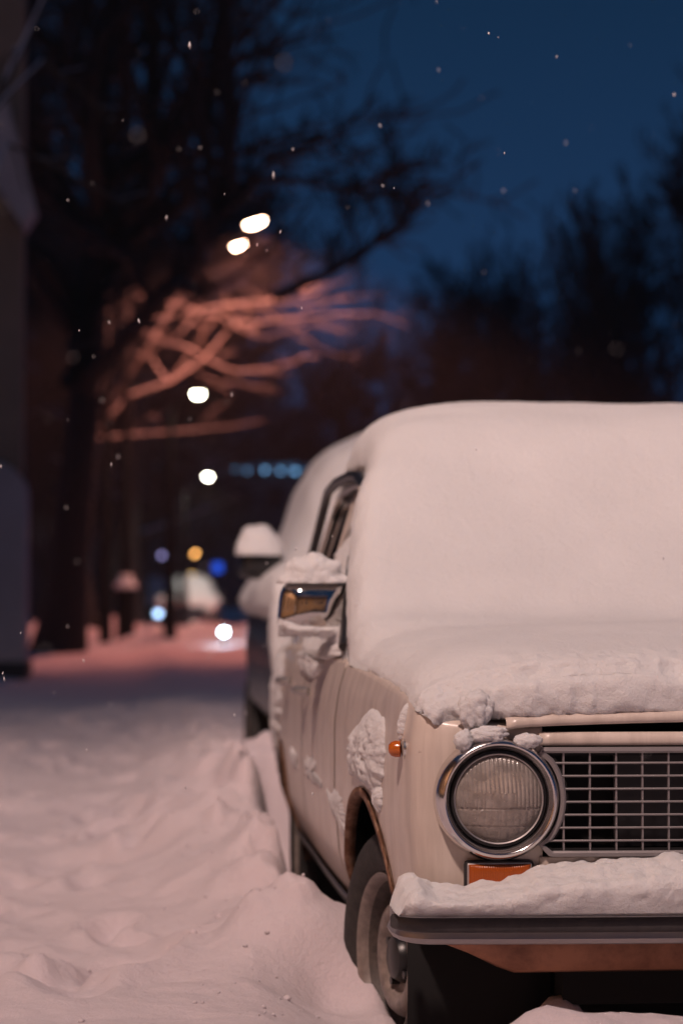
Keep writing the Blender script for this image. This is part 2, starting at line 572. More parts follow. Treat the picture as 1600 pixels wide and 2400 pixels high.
h2 = empty("house", (-4, -20, 0))
tag(h2, "brown gabled house end standing across the street behind the photographer", "building")
part_box("wall", h2, -10, 3.5, -24, -19, -0.1, 7.5, M["ochre"])
part_box("plinth", h2, -10.05, 3.55, -24.05, -18.95, -0.1, 0.8, M["dark_stone"])
for k in range(4):
    for zz in (1.5, 4.4):
        x0 = -8.6 + k * 3.1
        w = part_box("window", h2, x0, x0 + 1.2, -19, -18.97, zz, zz + 1.7, M["plaster_grey"])
        V, F = box_data(x0 + 4 + .08, x0 + 4 + 1.12, 1.03, 1.05, zz + .08, zz + 1.62)
        obj("pane", V, F, M["glass"], w, False)
V = [(x + 4, yv + 20, z) for yv in (-24.3, -18.7) for x, z in ((-10.4, 7.5), (3.9, 7.5), (-3.25, 12.0))]
obj("roof", V, [(0, 1, 2), (5, 4, 3), (0, 3, 4, 1), (1, 4, 5, 2), (2, 5, 3, 0)], M["snow_far"], h2, False)

hb = empty("house", (-6.5, 95, 0))
tag(hb, "dark unlit house far behind the trees on the left", "building")
part_box("wall", hb, -11.5, -1.6, 93, 100, -1, 6.6, M["night_wall"])
V = [(x + 6.5, yv - 95, z) for yv in (92.6, 100.4) for x, z in ((-12, 6.6), (-1.2, 6.6), (-6.5, 9.6))]
obj("roof", V, [(0, 1, 2), (5, 4, 3), (0, 3, 4, 1), (1, 4, 5, 2), (2, 5, 3, 0)], M["dark_stone"], hb, False)
for k in range(5):
    for zz in (1.2, 4.0):
        part_box("window", hb, -10.8 + k * 1.9, -9.9 + k * 1.9, 92.95, 93.02, zz, zz + 1.5, M["glass"])

# far dark block with blue lights
fb = empty("far_building", (3, 170, 0))
tag(fb, "long dark building far down the street below the row of blue lights", "building")
part_box("wall", fb, -7.5, 12, 165, 180, -1, 10.0, M["night_wall"])
part_box("roof", fb, -8, 12.5, 164.6, 180.4, 10.0, 10.4, M["snow_far"])
for k in range(7):
    for zz in (1.2, 4.3, 7.2):
        xx = -6.6 + k * 2.4
        part_box("window", fb, xx, xx + 1.2, 164.96, 165.0, zz, zz + 1.6, M["glass"])

# ================================================================== TREES
def tree_segments(base, height, r0, seed, spread=0.6, levels=4, limbs=None, up=0.25, first=0.25, nchild=(9, 7, 6, 5), minr=0.008, lean=(0, 0), len_k=0.48, droop=0.0, br=1.0):
    rg = random.Random(seed)
    trunk, crown = [], []
    def grow(p, d, L, r, lev, store):
        n = max(3, int(L / (0.5 if lev == 0 else 0.35 if lev == 1 else 0.22)))
        n = min(n, 16)
        pts, rads = [p.copy()], [r]
        dd = d.copy()
        for i in range(n):
            j = 0.10 if lev == 0 else 0.22
            dd = dd + Vector((rg.gauss(0, j), rg.gauss(0, j), rg.gauss(0, j * 0.8) + (up * 0.25 if lev > 0 else 0) - droop * 0.2 * (lev >= 2)))
            dd.normalize()
            p = p + dd * (L / n)
            pts.append(p.copy())
            rads.append(max(minr, r * (1 - 0.72 * (i + 1) / n)))
        store.append((pts, rads))
        if lev + 1 < levels:
            nc = nchild[min(lev, len(nchild) - 1)]
            for c in range(nc):
                f = rg.uniform(first if lev == 0 else 0.2, 0.98)
                k = min(n - 1, int(f * n))
                q = pts[k].lerp(pts[k + 1], f * n - k)
                ax = (pts[k + 1] - pts[k]).normalized()
                side = Vector((rg.gauss(0, 1), rg.gauss(0, 1), rg.gauss(0, 0.6)))
                side = (side - ax * side.dot(ax)).normalized()
                s = rg.uniform(spread * 0.7, spread * 1.5)
                nd = (ax * (1 - min(s, 0.9) * 0.55) + side * s + Vector((0, 0, up * (0.5 if lev else 0.2)))).normalized()
                LL = L * len_k * rg.uniform(0.7, 1.25) * (1.15 - 0.5 * f if lev == 0 else 1)
                grow(q, nd, LL, max(minr, rads[k] * rg.uniform(0.45, 0.65) * (br if lev == 0 else 1)), lev + 1, crown)
    if height > 0:
        grow(Vector(base), Vector((lean[0], lean[1], 1)).normalized(), height, r0, 0, trunk)
    for lm in limbs or []:
        pts = [Vector(q) for q in lm[0]]
        sm = catmull([tuple(q) for q in pts], 10) if False else pts
        n = len(pts) - 1
        rads = [max(minr, lm[1] * (1 - 0.75 * i / n)) for i in range(n + 1)]
        crown.append((pts, rads))
        for c in range(lm[2]):
            f = rg.uniform(0.15, 0.98) * n
            k = min(n - 1, int(f))
            q = pts[k].lerp(pts[k + 1], f - k)
            ax = (pts[k + 1] - pts[k]).normalized()
            side = Vector((rg.gauss(0, 1), rg.gauss(0, 1), rg.gauss(0, 0.7)))
            side = (side - ax * side.dot(ax)).normalized()
            nd = (ax * 0.65 + side * rg.uniform(0.4, 0.9) + Vector((0, 0, up * 0.3))).normalized()
            grow(q, nd, lm[3] * rg.uniform(0.6, 1.3), max(minr, rads[k] * 0.5), 2, crown)
    return trunk, crown

def build_tree(name, base, height, r0, seed, label, mats=("bark", "bark"), group=None, **kw):
    root = empty(name, base)
    tag(root, label, "tree", group)
    tr, cr = tree_segments((0, 0, 0), height, r0, seed, **kw)
    for nm, data, sides, mt in (("trunk", tr, 10, mats[0]), ("crown", cr, 4, mats[1])):
        V, F = [], []
        for pts, rads in data:
            if nm == "trunk":
                rads = [r * (1 + 0.5 * math.exp(-i * 1.6)) for i, r in enumerate(rads)]
            v, f = tube_data(pts, rads, sides if rads[0] > 0.03 or nm == "trunk" else 3, len(V), cap=False)
            V += v
            F += f
        if V:
            obj(nm, V, F, M[mt], root)
    return root

def wx(px, D):   # x of the sight line of picture column px at distance D along the street
    return -1.233 + D * (math.tan(R(4.81)) + (px - 800) / 5667 * 1.0035)

LEFT = "trees along the left pavement"
def lt(px, D, h, r, seed, label, **kw):
    return build_tree("street_tree", (wx(px, D), D - 4.68, gz(wx(px, D), D - 4.68) - 0.1), h, r, seed, label, group=LEFT, **kw)
D0 = 38
bx, by = wx(140, D0), D0 - 4.68
def L3(px, pyy, dD=0):
    D = D0 + dD
    return (wx(px, D) - bx, dD, 1.05 + (1400 - pyy) / 5667 * D - 0.1)
dark_limbs = [
    ([L3(160, 900), L3(215, 740, 0.4), L3(300, 560, 1.0), L3(420, 420, 1.5), L3(600, 330, 1.5), L3(760, 300, 1.5)], 0.15, 15, 1.6),
    ([L3(640, 690, 1), L3(780, 625, 1.2), L3(900, 540, 1.5), L3(1000, 450, 1.6), L3(1060, 420, 1.6)], 0.10, 11, 1.1),
    ([L3(310, 560, 1.2), L3(450, 455, 1), L3(640, 405, 1.2), L3(820, 430, 1.5), L3(960, 380, 1.6)], 0.12, 14, 1.4),
    ([L3(170, 820), L3(300, 480, .6), L3(420, 250, 1), L3(560, 120, 1), L3(720, 60, 1)], 0.13, 15, 1.6),
]
lt(140, 38, 15.5, 0.33, 21, "thick dark tree trunk with wide bare crown beside the building corner", mats=("bark_dark", "bark_dark"), spread=0.75, len_k=0.5, nchild=(22, 10, 8, 6), lean=(0.06, 0), minr=0.017, br=1.4, limbs=dark_limbs)
lt(205, 76, 15, 0.13, 31, "slim pale lit trunk just right of the thick dark tree", mats=("bark_pale", "bark_dark"), nchild=(10, 7, 6, 4), minr=0.012)
lt(262, 82, 16, 0.2, 37, "pale leaning trunk between the slim tree and the lamp post", mats=("bark_pale", "bark_dark"), nchild=(11, 8, 6, 4), lean=(0.03, 0), minr=0.012)
lt(238, 66, 20, 0.18, 43, "tall thin dark tree rising behind the wide bare crown", mats=("bark_dark", "bark_dark"), nchild=(24, 10, 7, 5), spread=0.7, first=0.3, minr=0.013, len_k=0.38)
lt(318, 62, 19, 0.22, 47, "tall dark tree behind the lamp post with spreading branches to the right", mats=("bark_dark", "bark_dark"), nchild=(24, 10, 8, 5), spread=0.85, len_k=0.48, minr=0.02, first=0.42, br=1.5)
# tree reaching over the street lamps, its branches lit orange from them
D0 = 49
bx, by = wx(225, D0), D0 - 4.68
def L3(px, pyy, dD=0):
    D = D0 + dD
    return (wx(px, D) - bx, dD, 1.05 + (1400 - pyy) / 5667 * D - 0.3)
lit_limbs = [
    ([L3(235, 1010), L3(300, 930), L3(400, 895, 0.5), L3(480, 840, 0.5), L3(545, 760, 0.8), L3(610, 700, 1), L3(690, 620, 1), L3(740, 565, 1)], 0.06, 1, 0.9),
    ([L3(230, 1030), L3(330, 1020), L3(450, 1010, 0.4), L3(540, 1000, 0.6), L3(620, 985, 0.6)], 0.05, 2, 0.6),
    ([L3(400, 895, 0.5), L3(470, 790, 0.6), L3(520, 720, 0.8), L3(560, 650, 0.8), L3(600, 590, 0.8)], 0.035, 1, 0.9),
    ([L3(545, 760, 0.8), L3(650, 750, 0.4), L3(760, 735, 0), L3(880, 730, -0.3), L3(960, 760, -0.5)], 0.035, 1, 0.9),
    ([L3(250, 960), L3(330, 840, -0.4), L3(400, 740, -0.6), L3(520, 715, -0.6), L3(640, 700, -0.6), L3(760, 660, -0.5)], 0.04, 1, 0.9),
    ([L3(330, 840, -0.4), L3(420, 690, 0.5), L3(500, 660, 0.8), L3(620, 640, 1), L3(700, 600, 1.2)], 0.035, 1, 0.9),
]
fan = random.Random(5)
spine = [(300, 930), (400, 895), (480, 840), (545, 760), (610, 700), (690, 620)]
for st_ in ([(640, 705), (760, 640), (800, 610)], [(680, 640), (745, 570)], [(600, 640), (645, 582)], [(560, 765), (640, 690), (700, 655)],
            [(520, 722), (640, 712), (760, 700), (905, 685)], [(440, 715), (330, 700), (285, 715)], [(760, 722), (880, 745), (940, 770)], [(720, 604), (790, 560)],
            [(520, 672), (450, 640), (415, 600)], [(560, 660), (500, 620), (470, 590)], [(640, 596), (705, 600), (780, 590)], [(620, 792), (740, 760), (830, 770)],
            [(560, 872), (660, 850), (745, 832)], [(400, 800), (320, 770), (270, 740)], [(470, 770), (420, 740), (350, 745)], [(660, 760), (720, 800), (800, 830)],
            [(700, 690), (800, 660), (870, 610)], [(590, 740), (680, 735), (790, 742)], [(430, 860), (520, 900), (640, 905)], [(360, 850), (300, 820), (240, 830)]):
    a_ = min(spine, key=lambda q: (q[0] - st_[0][0]) ** 2 + (q[1] - st_[0][1]) ** 2)
    d0, d1 = .5, fan.uniform(-1.2, 1.6)
    full_ = [a_] + list(st_)
    seg_ = []
    for m_ in range(len(full_) - 1):
        for q_ in (0, .33, .66):
            seg_.append((full_[m_][0] + (full_[m_ + 1][0] - full_[m_][0]) * q_ + fan.uniform(-7, 7), full_[m_][1] + (full_[m_ + 1][1] - full_[m_][1]) * q_ + fan.uniform(-7, 7)))
    seg_.append(full_[-1])
    n_ = len(seg_) - 1
    lit_limbs.append(([L3(px_, py_, d0 + (d1 - d0) * m_ / n_) for m_, (px_, py_) in enumerate(seg_)], fan.uniform(.022, .042), 2, 0.6))
build_tree("street_tree", (bx, by, 0.3), 3.6, 0.13, 53, "bare tree whose branches under the two twin street lights glow orange", ("bark_dark", "bark_lit"), LEFT, limbs=lit_limbs, nchild=(0, 4, 2, 1), spread=0.6, minr=0.012, first=0.7)
# branch at the upper left corner, and a snow laden limb low in the distance
D0 = 24
bx, by = wx(-60, D0), D0 - 4.68
build_tree("street_tree", (wx(-110, 17), 12.3, 0.1), 9, 0.12, 61, "near tree at the upper left corner with snow laden branches over the wall", ("bark_dark", "bark_snowy"), LEFT,
           limbs=[([(-.1, 0, 3.2), (0.2, .5, 4.4), (0.42, 1, 5.0), (0.62, 1.4, 5.6)], 0.07, 4, 0.5), ([(0, 0, 3.0), (0.35, .6, 4.25), (0.7, 1.0, 4.15), (1.25, 1.6, 3.95)], 0.03, 4, 0.4), ([(0.2, .5, 4.4), (.6, .8, 4.9), (1.15, 1.2, 4.55)], 0.028, 4, 0.4)],
           nchild=(4, 4, 3), spread=0.7, minr=0.008, levels=3, first=0.5, len_k=0.2)
D0 = 70
bx, by = wx(330, D0), D0 - 4.68
build_tree("street_tree", (bx, by, 0.2), 8.5, 0.13, 67, "small far tree with one low snow covered limb below the white lamps", ("bark_dark", "bark_snowy"), LEFT,
           limbs=[([L3(335, 1245), L3(395, 1225), L3(470, 1195), L3(545, 1163)], 0.13, 5, 0.6)], nchild=(8, 7, 5, 4), spread=0.6, minr=0.015)

RIGHT = "trees beyond the parked cars"
def rt(px, D, h, r, seed, label, **kw):
    return build_tree("park_tree", (wx(px, D), D - 4.68, 0), h, r, seed, label, ("bark_dark", "bark_dark"), RIGHT, **kw)
rt(1430, 72, 11.6, 0.26, 71, "tall twiggy dark tree behind the white roof, with a ragged pointed top", nchild=(22, 9, 7, 4), spread=0.62, up=0.6, minr=0.022, first=0.1, len_k=0.42)
rt(1545, 66, 11.2, 0.26, 73, "upright dark tree near the right edge of the picture", nchild=(22, 9, 7, 4), spread=0.6, up=0.7, minr=0.02, first=0.1, len_k=0.42)
rt(1310, 78, 12.4, 0.24, 79, "broad dark tree left of the ragged pointed one", nchild=(24, 10, 7, 4), spread=0.7, up=0.5, minr=0.024, first=0.1, len_k=0.44)
rt(1180, 90, 11.6, 0.22, 83, "lower rounded dark tree in the middle of the right hand trees", nchild=(24, 10, 7, 4), spread=0.7, up=0.4, minr=0.026, first=0.08, len_k=0.48)
rt(1030, 92, 13.2, 0.22, 89, "dense dark tree standing left of the low rounded one", nchild=(22, 9, 7, 4), spread=0.62, up=0.4, minr=0.026, first=0.08, len_k=0.40)
rt(860, 88, 9.6, 0.2, 97, "dark bushy tree above the rear parked car", nchild=(30, 12, 7, 5), spread=0.65, up=0.4, minr=0.024, first=0.08, len_k=0.42)
rt(730, 186, 12, 0.2, 101, "faint far tree between the lit branches and the rear car", nchild=(28, 12, 7, 5), spread=0.7, up=0.4, minr=0.03, first=0.08, len_k=0.46)
rt(1680, 66, 11.6, 0.22, 103, "tallest dark tree, cut off by the right edge", nchild=(22, 9, 7, 4), spread=0.6, up=0.6, minr=0.022, first=0.08, len_k=0.42)
def ft(px, D, h, seed, label):
    return build_tree("street_tree", (wx(px, D), D - 4.68, 0), h, 0.22, seed, label, ("bark_dark", "bark_dark"), LEFT, nchild=(30, 12, 8, 5), spread=0.75, up=0.35, minr=0.03, first=0.08, len_k=0.46)
ft(610, 190, 11.5, 111, "far dark tree rising above the row of blue lights")
ft(500, 186, 16, 113, "far dark tree behind the round white lamp")
ft(400, 184, 20, 117, "far dark tree left of the round white lamp")
ft(300, 86, 13.0, 119, "far dark tree directly behind the lamp post")
ft(190, 80, 15.0, 121, "far dark tree behind the pale slim trunk")
ft(100, 72, 16.0, 127, "far dark tree just right of the building corner")

# ================================================================== STREET LAMPS
def area_light(name, loc, power, col, size, parent, spread=180, point=None):
    ld = bpy.data.lights.new(name, 'SPOT' if point else 'AREA')
    ld.energy = power
    ld.color = col
    if point:
        ld.shadow_soft_size = point
        ld.spot_size = R(164)
        ld.spot_blend = 0.55
    else:
        ld.shape = 'DISK'
        ld.size = size
        ld.spread = R(spread)
    o = bpy.data.objects.new(name, ld)
    COL.objects.link(o)
    o.location = loc
    o.parent = parent
    return o

LG = "street lamps along the snowy street"
def street_optics(ld, lo=0.26, hi=0.50, ex=-2.9):
    # road lantern: throws more light sideways than straight down, cut off near the horizon
    ld.use_nodes = True
    n, l = ld.node_tree.nodes, ld.node_tree.links
    em = n["Emission"]
    tc = n.new("ShaderNodeTexCoord")
    sp = n.new("ShaderNodeSeparateXYZ")
    l.new(tc.outputs["Normal"], sp.inputs[0])
    ab = n.new("ShaderNodeMath")
    ab.operation = 'ABSOLUTE'
    l.new(sp.outputs[2], ab.inputs[0])
    pw = n.new("ShaderNodeMath")
    pw.operation = 'POWER'
    l.new(ab.outputs[0], pw.inputs[0])
    pw.inputs[1].default_value = ex
    mr = n.new("ShaderNodeMapRange")
    mr.interpolation_type = 'SMOOTHSTEP'
    l.new(ab.outputs[0], mr.inputs[0])
    mr.inputs[1].default_value = lo
    mr.inputs[2].default_value = hi
    mu = n.new("ShaderNodeMath")
    mu.operation = 'MULTIPLY'
    l.new(pw.outputs[0], mu.inputs[0])
    l.new(mr.outputs[0], mu.inputs[1])
    l.new(mu.outputs[0], em.inputs["Strength"])

def street_lamp(loc, h, arm, label, em_col, em_st, power, col, rz=0, head=(0.34, 0.15), base=True, group=LG, tilt=0.0, light=True):
    root = empty("street_lamp", loc, None, rz)
    tag(root, label, "street lamp", group)
    if base:
        V, F = lathe_data([(0.0, -0.3), (0.215, -0.3), (0.215, 0.06), (0.19, 0.1), (0.185, 0.95), (0.21, 0.98), (0.21, 1.04), (0.12, 1.1), (0.085, 1.3), (0.0, 1.3)], 16, 'Z')
        obj("post_base", V, F, M["iron"], root, True, 35)
        V, F = lathe_data([(0.10, 1.085), (0.2, 1.05), (0.225, 1.06), (0.23, 1.10), (0.2, 1.15), (0.13, 1.22), (0.15, 1.27), (0.11, 1.31), (0.055, 1.33)], 18, 'Z')
        obj("snow_collar", V, F, M["snow_far"], root, True)
    else:
        V, F = lathe_data([(0.0, -0.2), (0.13, -0.2), (0.12, 1.0), (0.09, 1.05), (0.0, 1.05)], 12, 'Z')
        obj("post_base", V, F, M["iron"], root, True, 35)
    tube("post", [(0, 0, 0.4), (0, 0, h * 0.6), (0, 0, h - 0.35)], [0.10, 0.08, 0.05], M["iron"], root, 10)
    pts = [(0, 0, h - 0.4), (arm * 0.06, 0, h - 0.1), (arm * 0.3, 0, h + 0.05), (arm - head[0], 0, h + 0.12)]
    tube("arm", pts, [0.045, 0.04, 0.035, 0.03], M["iron"], root, 8)
    hl = empty("lamp_head", (arm, 0, h + 0.1), root)
    hl.rotation_euler = (0, tilt, 0)
    a, b = head
    V, F = lathe_data([(0.0, 0.1), (0.5, 0.085), (0.9, 0.03), (1.0, -0.01), (0.97, -0.02)], 24, 'Z')
    obj("housing", [(v[0] * a, v[1] * b, v[2]) for v in V], F, M["iron"], hl)
    V, F = lathe_data([(0.96, -0.015), (0.8, -0.06), (0.45, -0.09), (0.0, -0.1)], 24, 'Z')
    obj("diffuser", [(v[0] * a, v[1] * b, v[2]) for v in V], F, emit("lamp_glow", em_col, em_st), hl)
    if light:
        lo = area_light("lamp_light", (arm, 0, h - 0.12), power, col, 0.4, root, point=0.15)
        if power == FAR_W:
            street_optics(lo.data)
    return root

# the lamp that lights the cars (it stands behind the photographer, left)
def key_lamp():
    x, y, z = KEY_POS
    r = street_lamp((x - 1.6, y, gz(x - 1.6, y)), z - gz(x - 1.6, y) + 0.1, 1.6, "street lamp behind the photographer that lights the two parked cars", (1, .75, .6), 30, KEY_W, KEY_COL)
    for c in r.children:
        if c.type == 'LIGHT':
            street_optics(c.data, 0.24, 0.62, -2.2)
            c.data.shadow_soft_size = 0.28
    return r
key_lamp()
D = 47.0
px0 = wx(297, D)
arm = wx(595, D) - px0
street_lamp((px0, D - 4.68, gz(px0, D - 4.68) - 0.05), 8.35 - gz(px0, D - 4.68), arm, "black post with heavy snow capped base carrying the larger upper light", (1.0, 0.62, 0.42), 60, FAR_W, FAR_COL, head=(0.21, 0.13), tilt=-0.3)
D = 46.3
px1 = wx(250, D)
street_lamp((px1, D - 4.68, 0.3), 7.45, wx(561, D) - px1, "post hidden among the trunks carrying the smaller lower light of the twin pair", (1.0, 0.62, 0.42), 50, FAR_W, FAR_COL, head=(0.17, 0.10), base=False, tilt=-0.25)
D = 45.5
px2 = wx(400, D)
street_lamp((px2, D - 4.68, 0.2), 1.05 + 475 / 5667 * D - .25, wx(464, D) - px2, "lower street lamp with round greenish white glow below the orange branches", (1.0, 0.95, 0.72), 45, 60, (1, .9, .7), head=(0.11, 0.12), base=False)
D = 62
px3 = wx(430, D)
street_lamp((px3, D - 4.68, 0.2), 1.05 + 282 / 5667 * D - .25, wx(487, D) - px3, "farthest street lamp with small white glow left of the blue lights", (1.0, 0.97, 0.8), 40, 200, (1, .95, .8), head=(0.09, 0.09), base=False)

# small far lights on posts
def far_light(px, py, D, r, col, st, label, cat="lamp", name="lantern", power=0):
    x = wx(px, D)
    z = 1.05 + (1400 - py) / 5667 * D
    root = empty(name, (x, D - 4.68, 0))
    tag(root, label, cat, "small lights far down the street")
    tube("post", [(0, 0.0, -0.3), (0, 0.0, z - r)], 0.03, M["iron"], root, 6)
    V, F = lathe_data([(0.0, -r), (r * .6, -r * .8), (r * .95, -r * .3), (r, 0), (r * .95, r * .3), (r * .6, r * .8), (0.0, r)], 12, 'Z')
    obj("globe", [(a, b, c + z) for a, b, c in V], F, emit("lantern_glow", col, st), root)
    if power:
        ld = bpy.data.lights.new("lantern_light", 'POINT')
        ld.energy, ld.color, ld.shadow_soft_size = power, col, r * 1.4
        lo = bpy.data.objects.new("lantern_light", ld)
        COL.objects.link(lo)
        lo.location = (0, 0, z)
        lo.parent = root
    V, F = lathe_data([(0.0, r * 1.25), (r * .7, r * .85), (r * .75, r * .75), (0.0, r * 1.0)], 10, 'Z')
    obj("cap", [(a, b, c + z) for a, b, c in V], F, M["iron"], root)
far_light(456, 1297, 90, 0.10, (1.0, 0.45, 0.12), 9, "upper of two amber lights far down the street")
far_light(450, 1350, 95, 0.11, (1.0, 0.55, 0.10), 8, "lower of two amber lights far down the street")
far_light(380, 1302, 100, 0.10, (0.45, 0.4, 0.85), 2.2, "dim violet light left of the amber pair")
far_light(315, 1213, 95, 0.10, (0.7, 0.9, 0.85), 1.6, "faint grey white light close to the lamp post shaft")
far_light(372, 1438, 54, 0.08, (0.4, 0.65, 1.0), 5, "pale blue light beside the far parked cars on the left", power=120)
# blue lit sign
x0 = wx(510, 110)
sg = empty("blue_sign", (x0, 105.3, 0))
tag(sg, "small glowing blue sign on a post right of the amber lights", "sign")
tube("post", [(0, 0.1, -0.3), (0, 0.1, 2.2)], 0.04, M["iron"], sg, 6)
box("panel", -0.2, 0.2, 0, 0.08, 2.2, 2.6, emit("blue_glow", (0.02, 0.12, 1.0), 1.0), sg, 0.02)
# row of blue bulbs along the far roof
sl = empty("string_lights", (wx(515, 168), 163.9, 0))
tag(sl, "row of faint blue bulbs strung along the far roof edge", "string lights")
blue = emit("blue_bulb_glow", (0.22, 0.55, 1.0), 2.4)
x0 = wx(515, 168)
zb = 1.05 + 298 / 5667 * 168
tube("cable", [(-0.6, 0.05, zb + 0.15), (2, 0.05, zb + 0.12), (4, .05, zb + .12), (8, 0.05, zb + 0.15)], 0.02, M["iron"], sl, 5)
bulb_me = None
for k, px in enumerate((518, 551, 580, 623, 658, 692, 724, 750)):
    rr = 0.15
    if bulb_me is None:
        V, F = lathe_data([(0.0, -rr), (rr * .8, -rr * .6), (rr, 0), (rr * .8, rr * .6), (0.0, rr)], 10, 'Z')
        b0 = obj("bulb", V, F, blue, sl)
        bulb_me = b0.data
    else:
        b0 = bpy.data.objects.new("bulb", bulb_me)
        COL.objects.link(b0)
        b0.parent = sl
    s = [0.6, 1.0, 0.55, 1.2, 0.9, 1.15, 0.7, 0.9][k]
    b0.scale = (s, s, s)
    b0.location = (wx(px, 168) - x0, 0, zb)

# ================================================================== OLD WHITE CAR
car = empty("old_car", (0, 0, 0))
tag(car, "old cream white saloon with round headlight, parked nose to the camera under thick snow", "car")

PATH = [(.45, -.022), (.54, -.012), (.615, .0), (.662, .018), (.690, .05), (.704, .10), (.717, .2), (.731, .33), (.747, .55), (.763, .80), (.773, 1.0),
        (.781, 1.4), (.784, 2.0), (.785, 2.6), (.78, 3.0), (.765, 3.5), (.74, 3.9), (.70, 4.02), (.60, 4.06), (.30, 4.08)]
TOPZ = [.785, .79, .795, .803, .818, .831, .845, .856, .869, .88, .887, .89, .89, .888, .885, .87, .85, .84, .835, .835]
P3 = [(a, b, c) for (a, b), c in zip(PATH, TOPZ)]
_pp = np.array(PATH)
PD = np.r_[0, np.cumsum(np.linalg.norm(np.diff(_pp, axis=0), axis=1))]
def s_at_y(yv):   # path length where the side passes y
    dense = np.linspace(0, PD[-1], 4000)
    q = catmull(P3, dense)
    k = np.argmax(q[:, 1] >= yv)
    return dense[k]
def inset(z):
    return np.interp(z, [.30, .36, .45, .6, .76, .83, .89], [.06, .042, .012, 0, 0, .010, .028])
ARCHES = ((0.55, 0.285, 0.352), (2.974, 0.275, 0.325))
def bottom(q):
    hw, y = q[:, 0], q[:, 1]
    zb = np.where(y < 0.3, .445, np.where(y > 2.9, .40, .345))
    zb = np.where((hw < .70) & (y < .1), .44, zb)
    for cy, cz, r in ARCHES:
        d = np.abs(y - cy)
        arch = cz + np.sqrt(np.maximum(r * r - d * d, 0))
        zb = np.where((d < r) & (hw > .70), np.maximum(zb, arch), zb)
    return zb

def side_x(y, z):   # half width of the body side
    q = catmull(P3, np.array([s_at_y(y)]))[0]
    return q[0] - float(inset(z))

def panel(name, s0, s1, sgn, n, mat, parent, rows=26):
    s = np.linspace(s0, s1, n)
    q = catmull(P3, s)
    T = np.gradient(q[:, :2], axis=0)
    T /= np.linalg.norm(T, axis=1, keepdims=True)
    Nn = np.stack([T[:, 1], -T[:, 0]], 1)       # outward in (hw, y)
    zt, zb = q[:, 2], bottom(q)
    cols = []
    v = np.linspace(0, 1, rows)
    for i in range(n):
        z = zb[i] + (zt[i] - zb[i]) * v
        d = inset(z)
        pts = [(q[i, 0] - Nn[i, 0] * dd, q[i, 1] - Nn[i, 1] * dd, zz) for dd, zz in zip(d, z)]
        d0 = d[-1]
        for dd, dz in ((.003, .007), (.010, .013), (.022, .017), (.045, .018), (.10, .016)):
            pts.append((q[i, 0] - Nn[i, 0] * (d0 + dd), q[i, 1] - Nn[i, 1] * (d0 + dd), zt[i] + dz))
        cols.append(pts)
    P = np.array(cols)
    P[..., 0] *= sgn
    return grid_obj(name, P, mat, parent, flip=(sgn < 0), thick=0.004, off=-1)

for sgn in (-1, 1):
    sf = s_at_y(.985)
    panel("front_fender", 0, sf, sgn, 190, M["paint"], car)
    dr = panel("front_door", sf + .005, s_at_y(1.955), sgn, 40, M["paint"], car)
    d2 = panel("rear_door", s_at_y(1.96), s_at_y(2.70), sgn, 60, M["paint"], car)
    panel("rear_fender", s_at_y(2.705), PD[-1], sgn, 150, M["paint"], car)
    for ys in (.9875, 1.9575, 2.7025):
        zz = np.linspace(.36, .885, 24)
        Ps = np.array([[(sgn * (side_x(ys, z) + .0012), ys - .0035, z), (sgn * (side_x(ys, z) + .0012), ys + .0045, z)] for z in zz])
        grid_obj("door_gap", Ps, M["black"], car, flip=(sgn > 0))
    # door handles
    for d_, yy in ((dr, 1.80), (d2, 2.55)):
        x = side_x(yy, .80)
        tube("door_handle", [(sgn * (x + .004), yy - .075, .80), (sgn * (x + .032), yy - .055, .80), (sgn * (x + .034), yy + .04, .80), (sgn * (x + .004), yy + .065, .80)], .011, M["chrome_dull"], d_, 8)
    # arch lips, rusty
    for cy, cz, r in ARCHES:
        P = []
        for a in np.linspace(R(-4), R(184), 40):
            yy, zz = cy + (r - .002) * math.cos(a), cz + (r - .002) * math.sin(a)
            if zz < .345: zz = .345 if yy > cy else max(zz, .30)
            x = side_x(yy, zz)
            P.append([(sgn * (x + .004), yy, zz + .003), (sgn * (x + .005), cy + (r - .014) * math.cos(a), cz + (r - .014) * math.sin(a)), (sgn * (x - .018), cy + (r - .012) * math.cos(a), cz + (r - .012) * math.sin(a))])
        grid_obj("wheel_arch_lip", np.array(P), M["rust"], car, flip=(sgn > 0), thick=.003)
    # sill
    P = []
    for yy in np.linspace(.885, 2.665, 30):
        x = side_x(yy, .36)
        P.append([(sgn * (x + .006), yy, .352), (sgn * (x + .004), yy, .335), (sgn * (x - .02), yy, .30), (sgn * (x - .1), yy, .29)])
    grid_obj("sill", np.array(P), M["black_gloss"], car, flip=(sgn < 0), thick=.004)
    # inner wheel wells
    for cy, cz, r in ARCHES:
        P = []
        for a in np.linspace(R(-25), R(205), 26):
            P.append([(sgn * xx, cy + (r + .012) * math.cos(a), cz + (r + .012) * math.sin(a)) for xx in (.69, .45, .40)] + [(sgn * .40, cy, cz)])
        grid_obj("wheel_well", np.array(P), M["black"], car, flip=(sgn > 0))

# underbody
box("underbody", -.62, .62, .98, 2.55, .20, .34, M["black"], car)
box("engine_bay", -.39, .39, .10, 1.05, .24, .60, M["black"], car)
box("boot_floor", -.39, .39, 2.6, 4.0, .24, .60, M["black"], car)

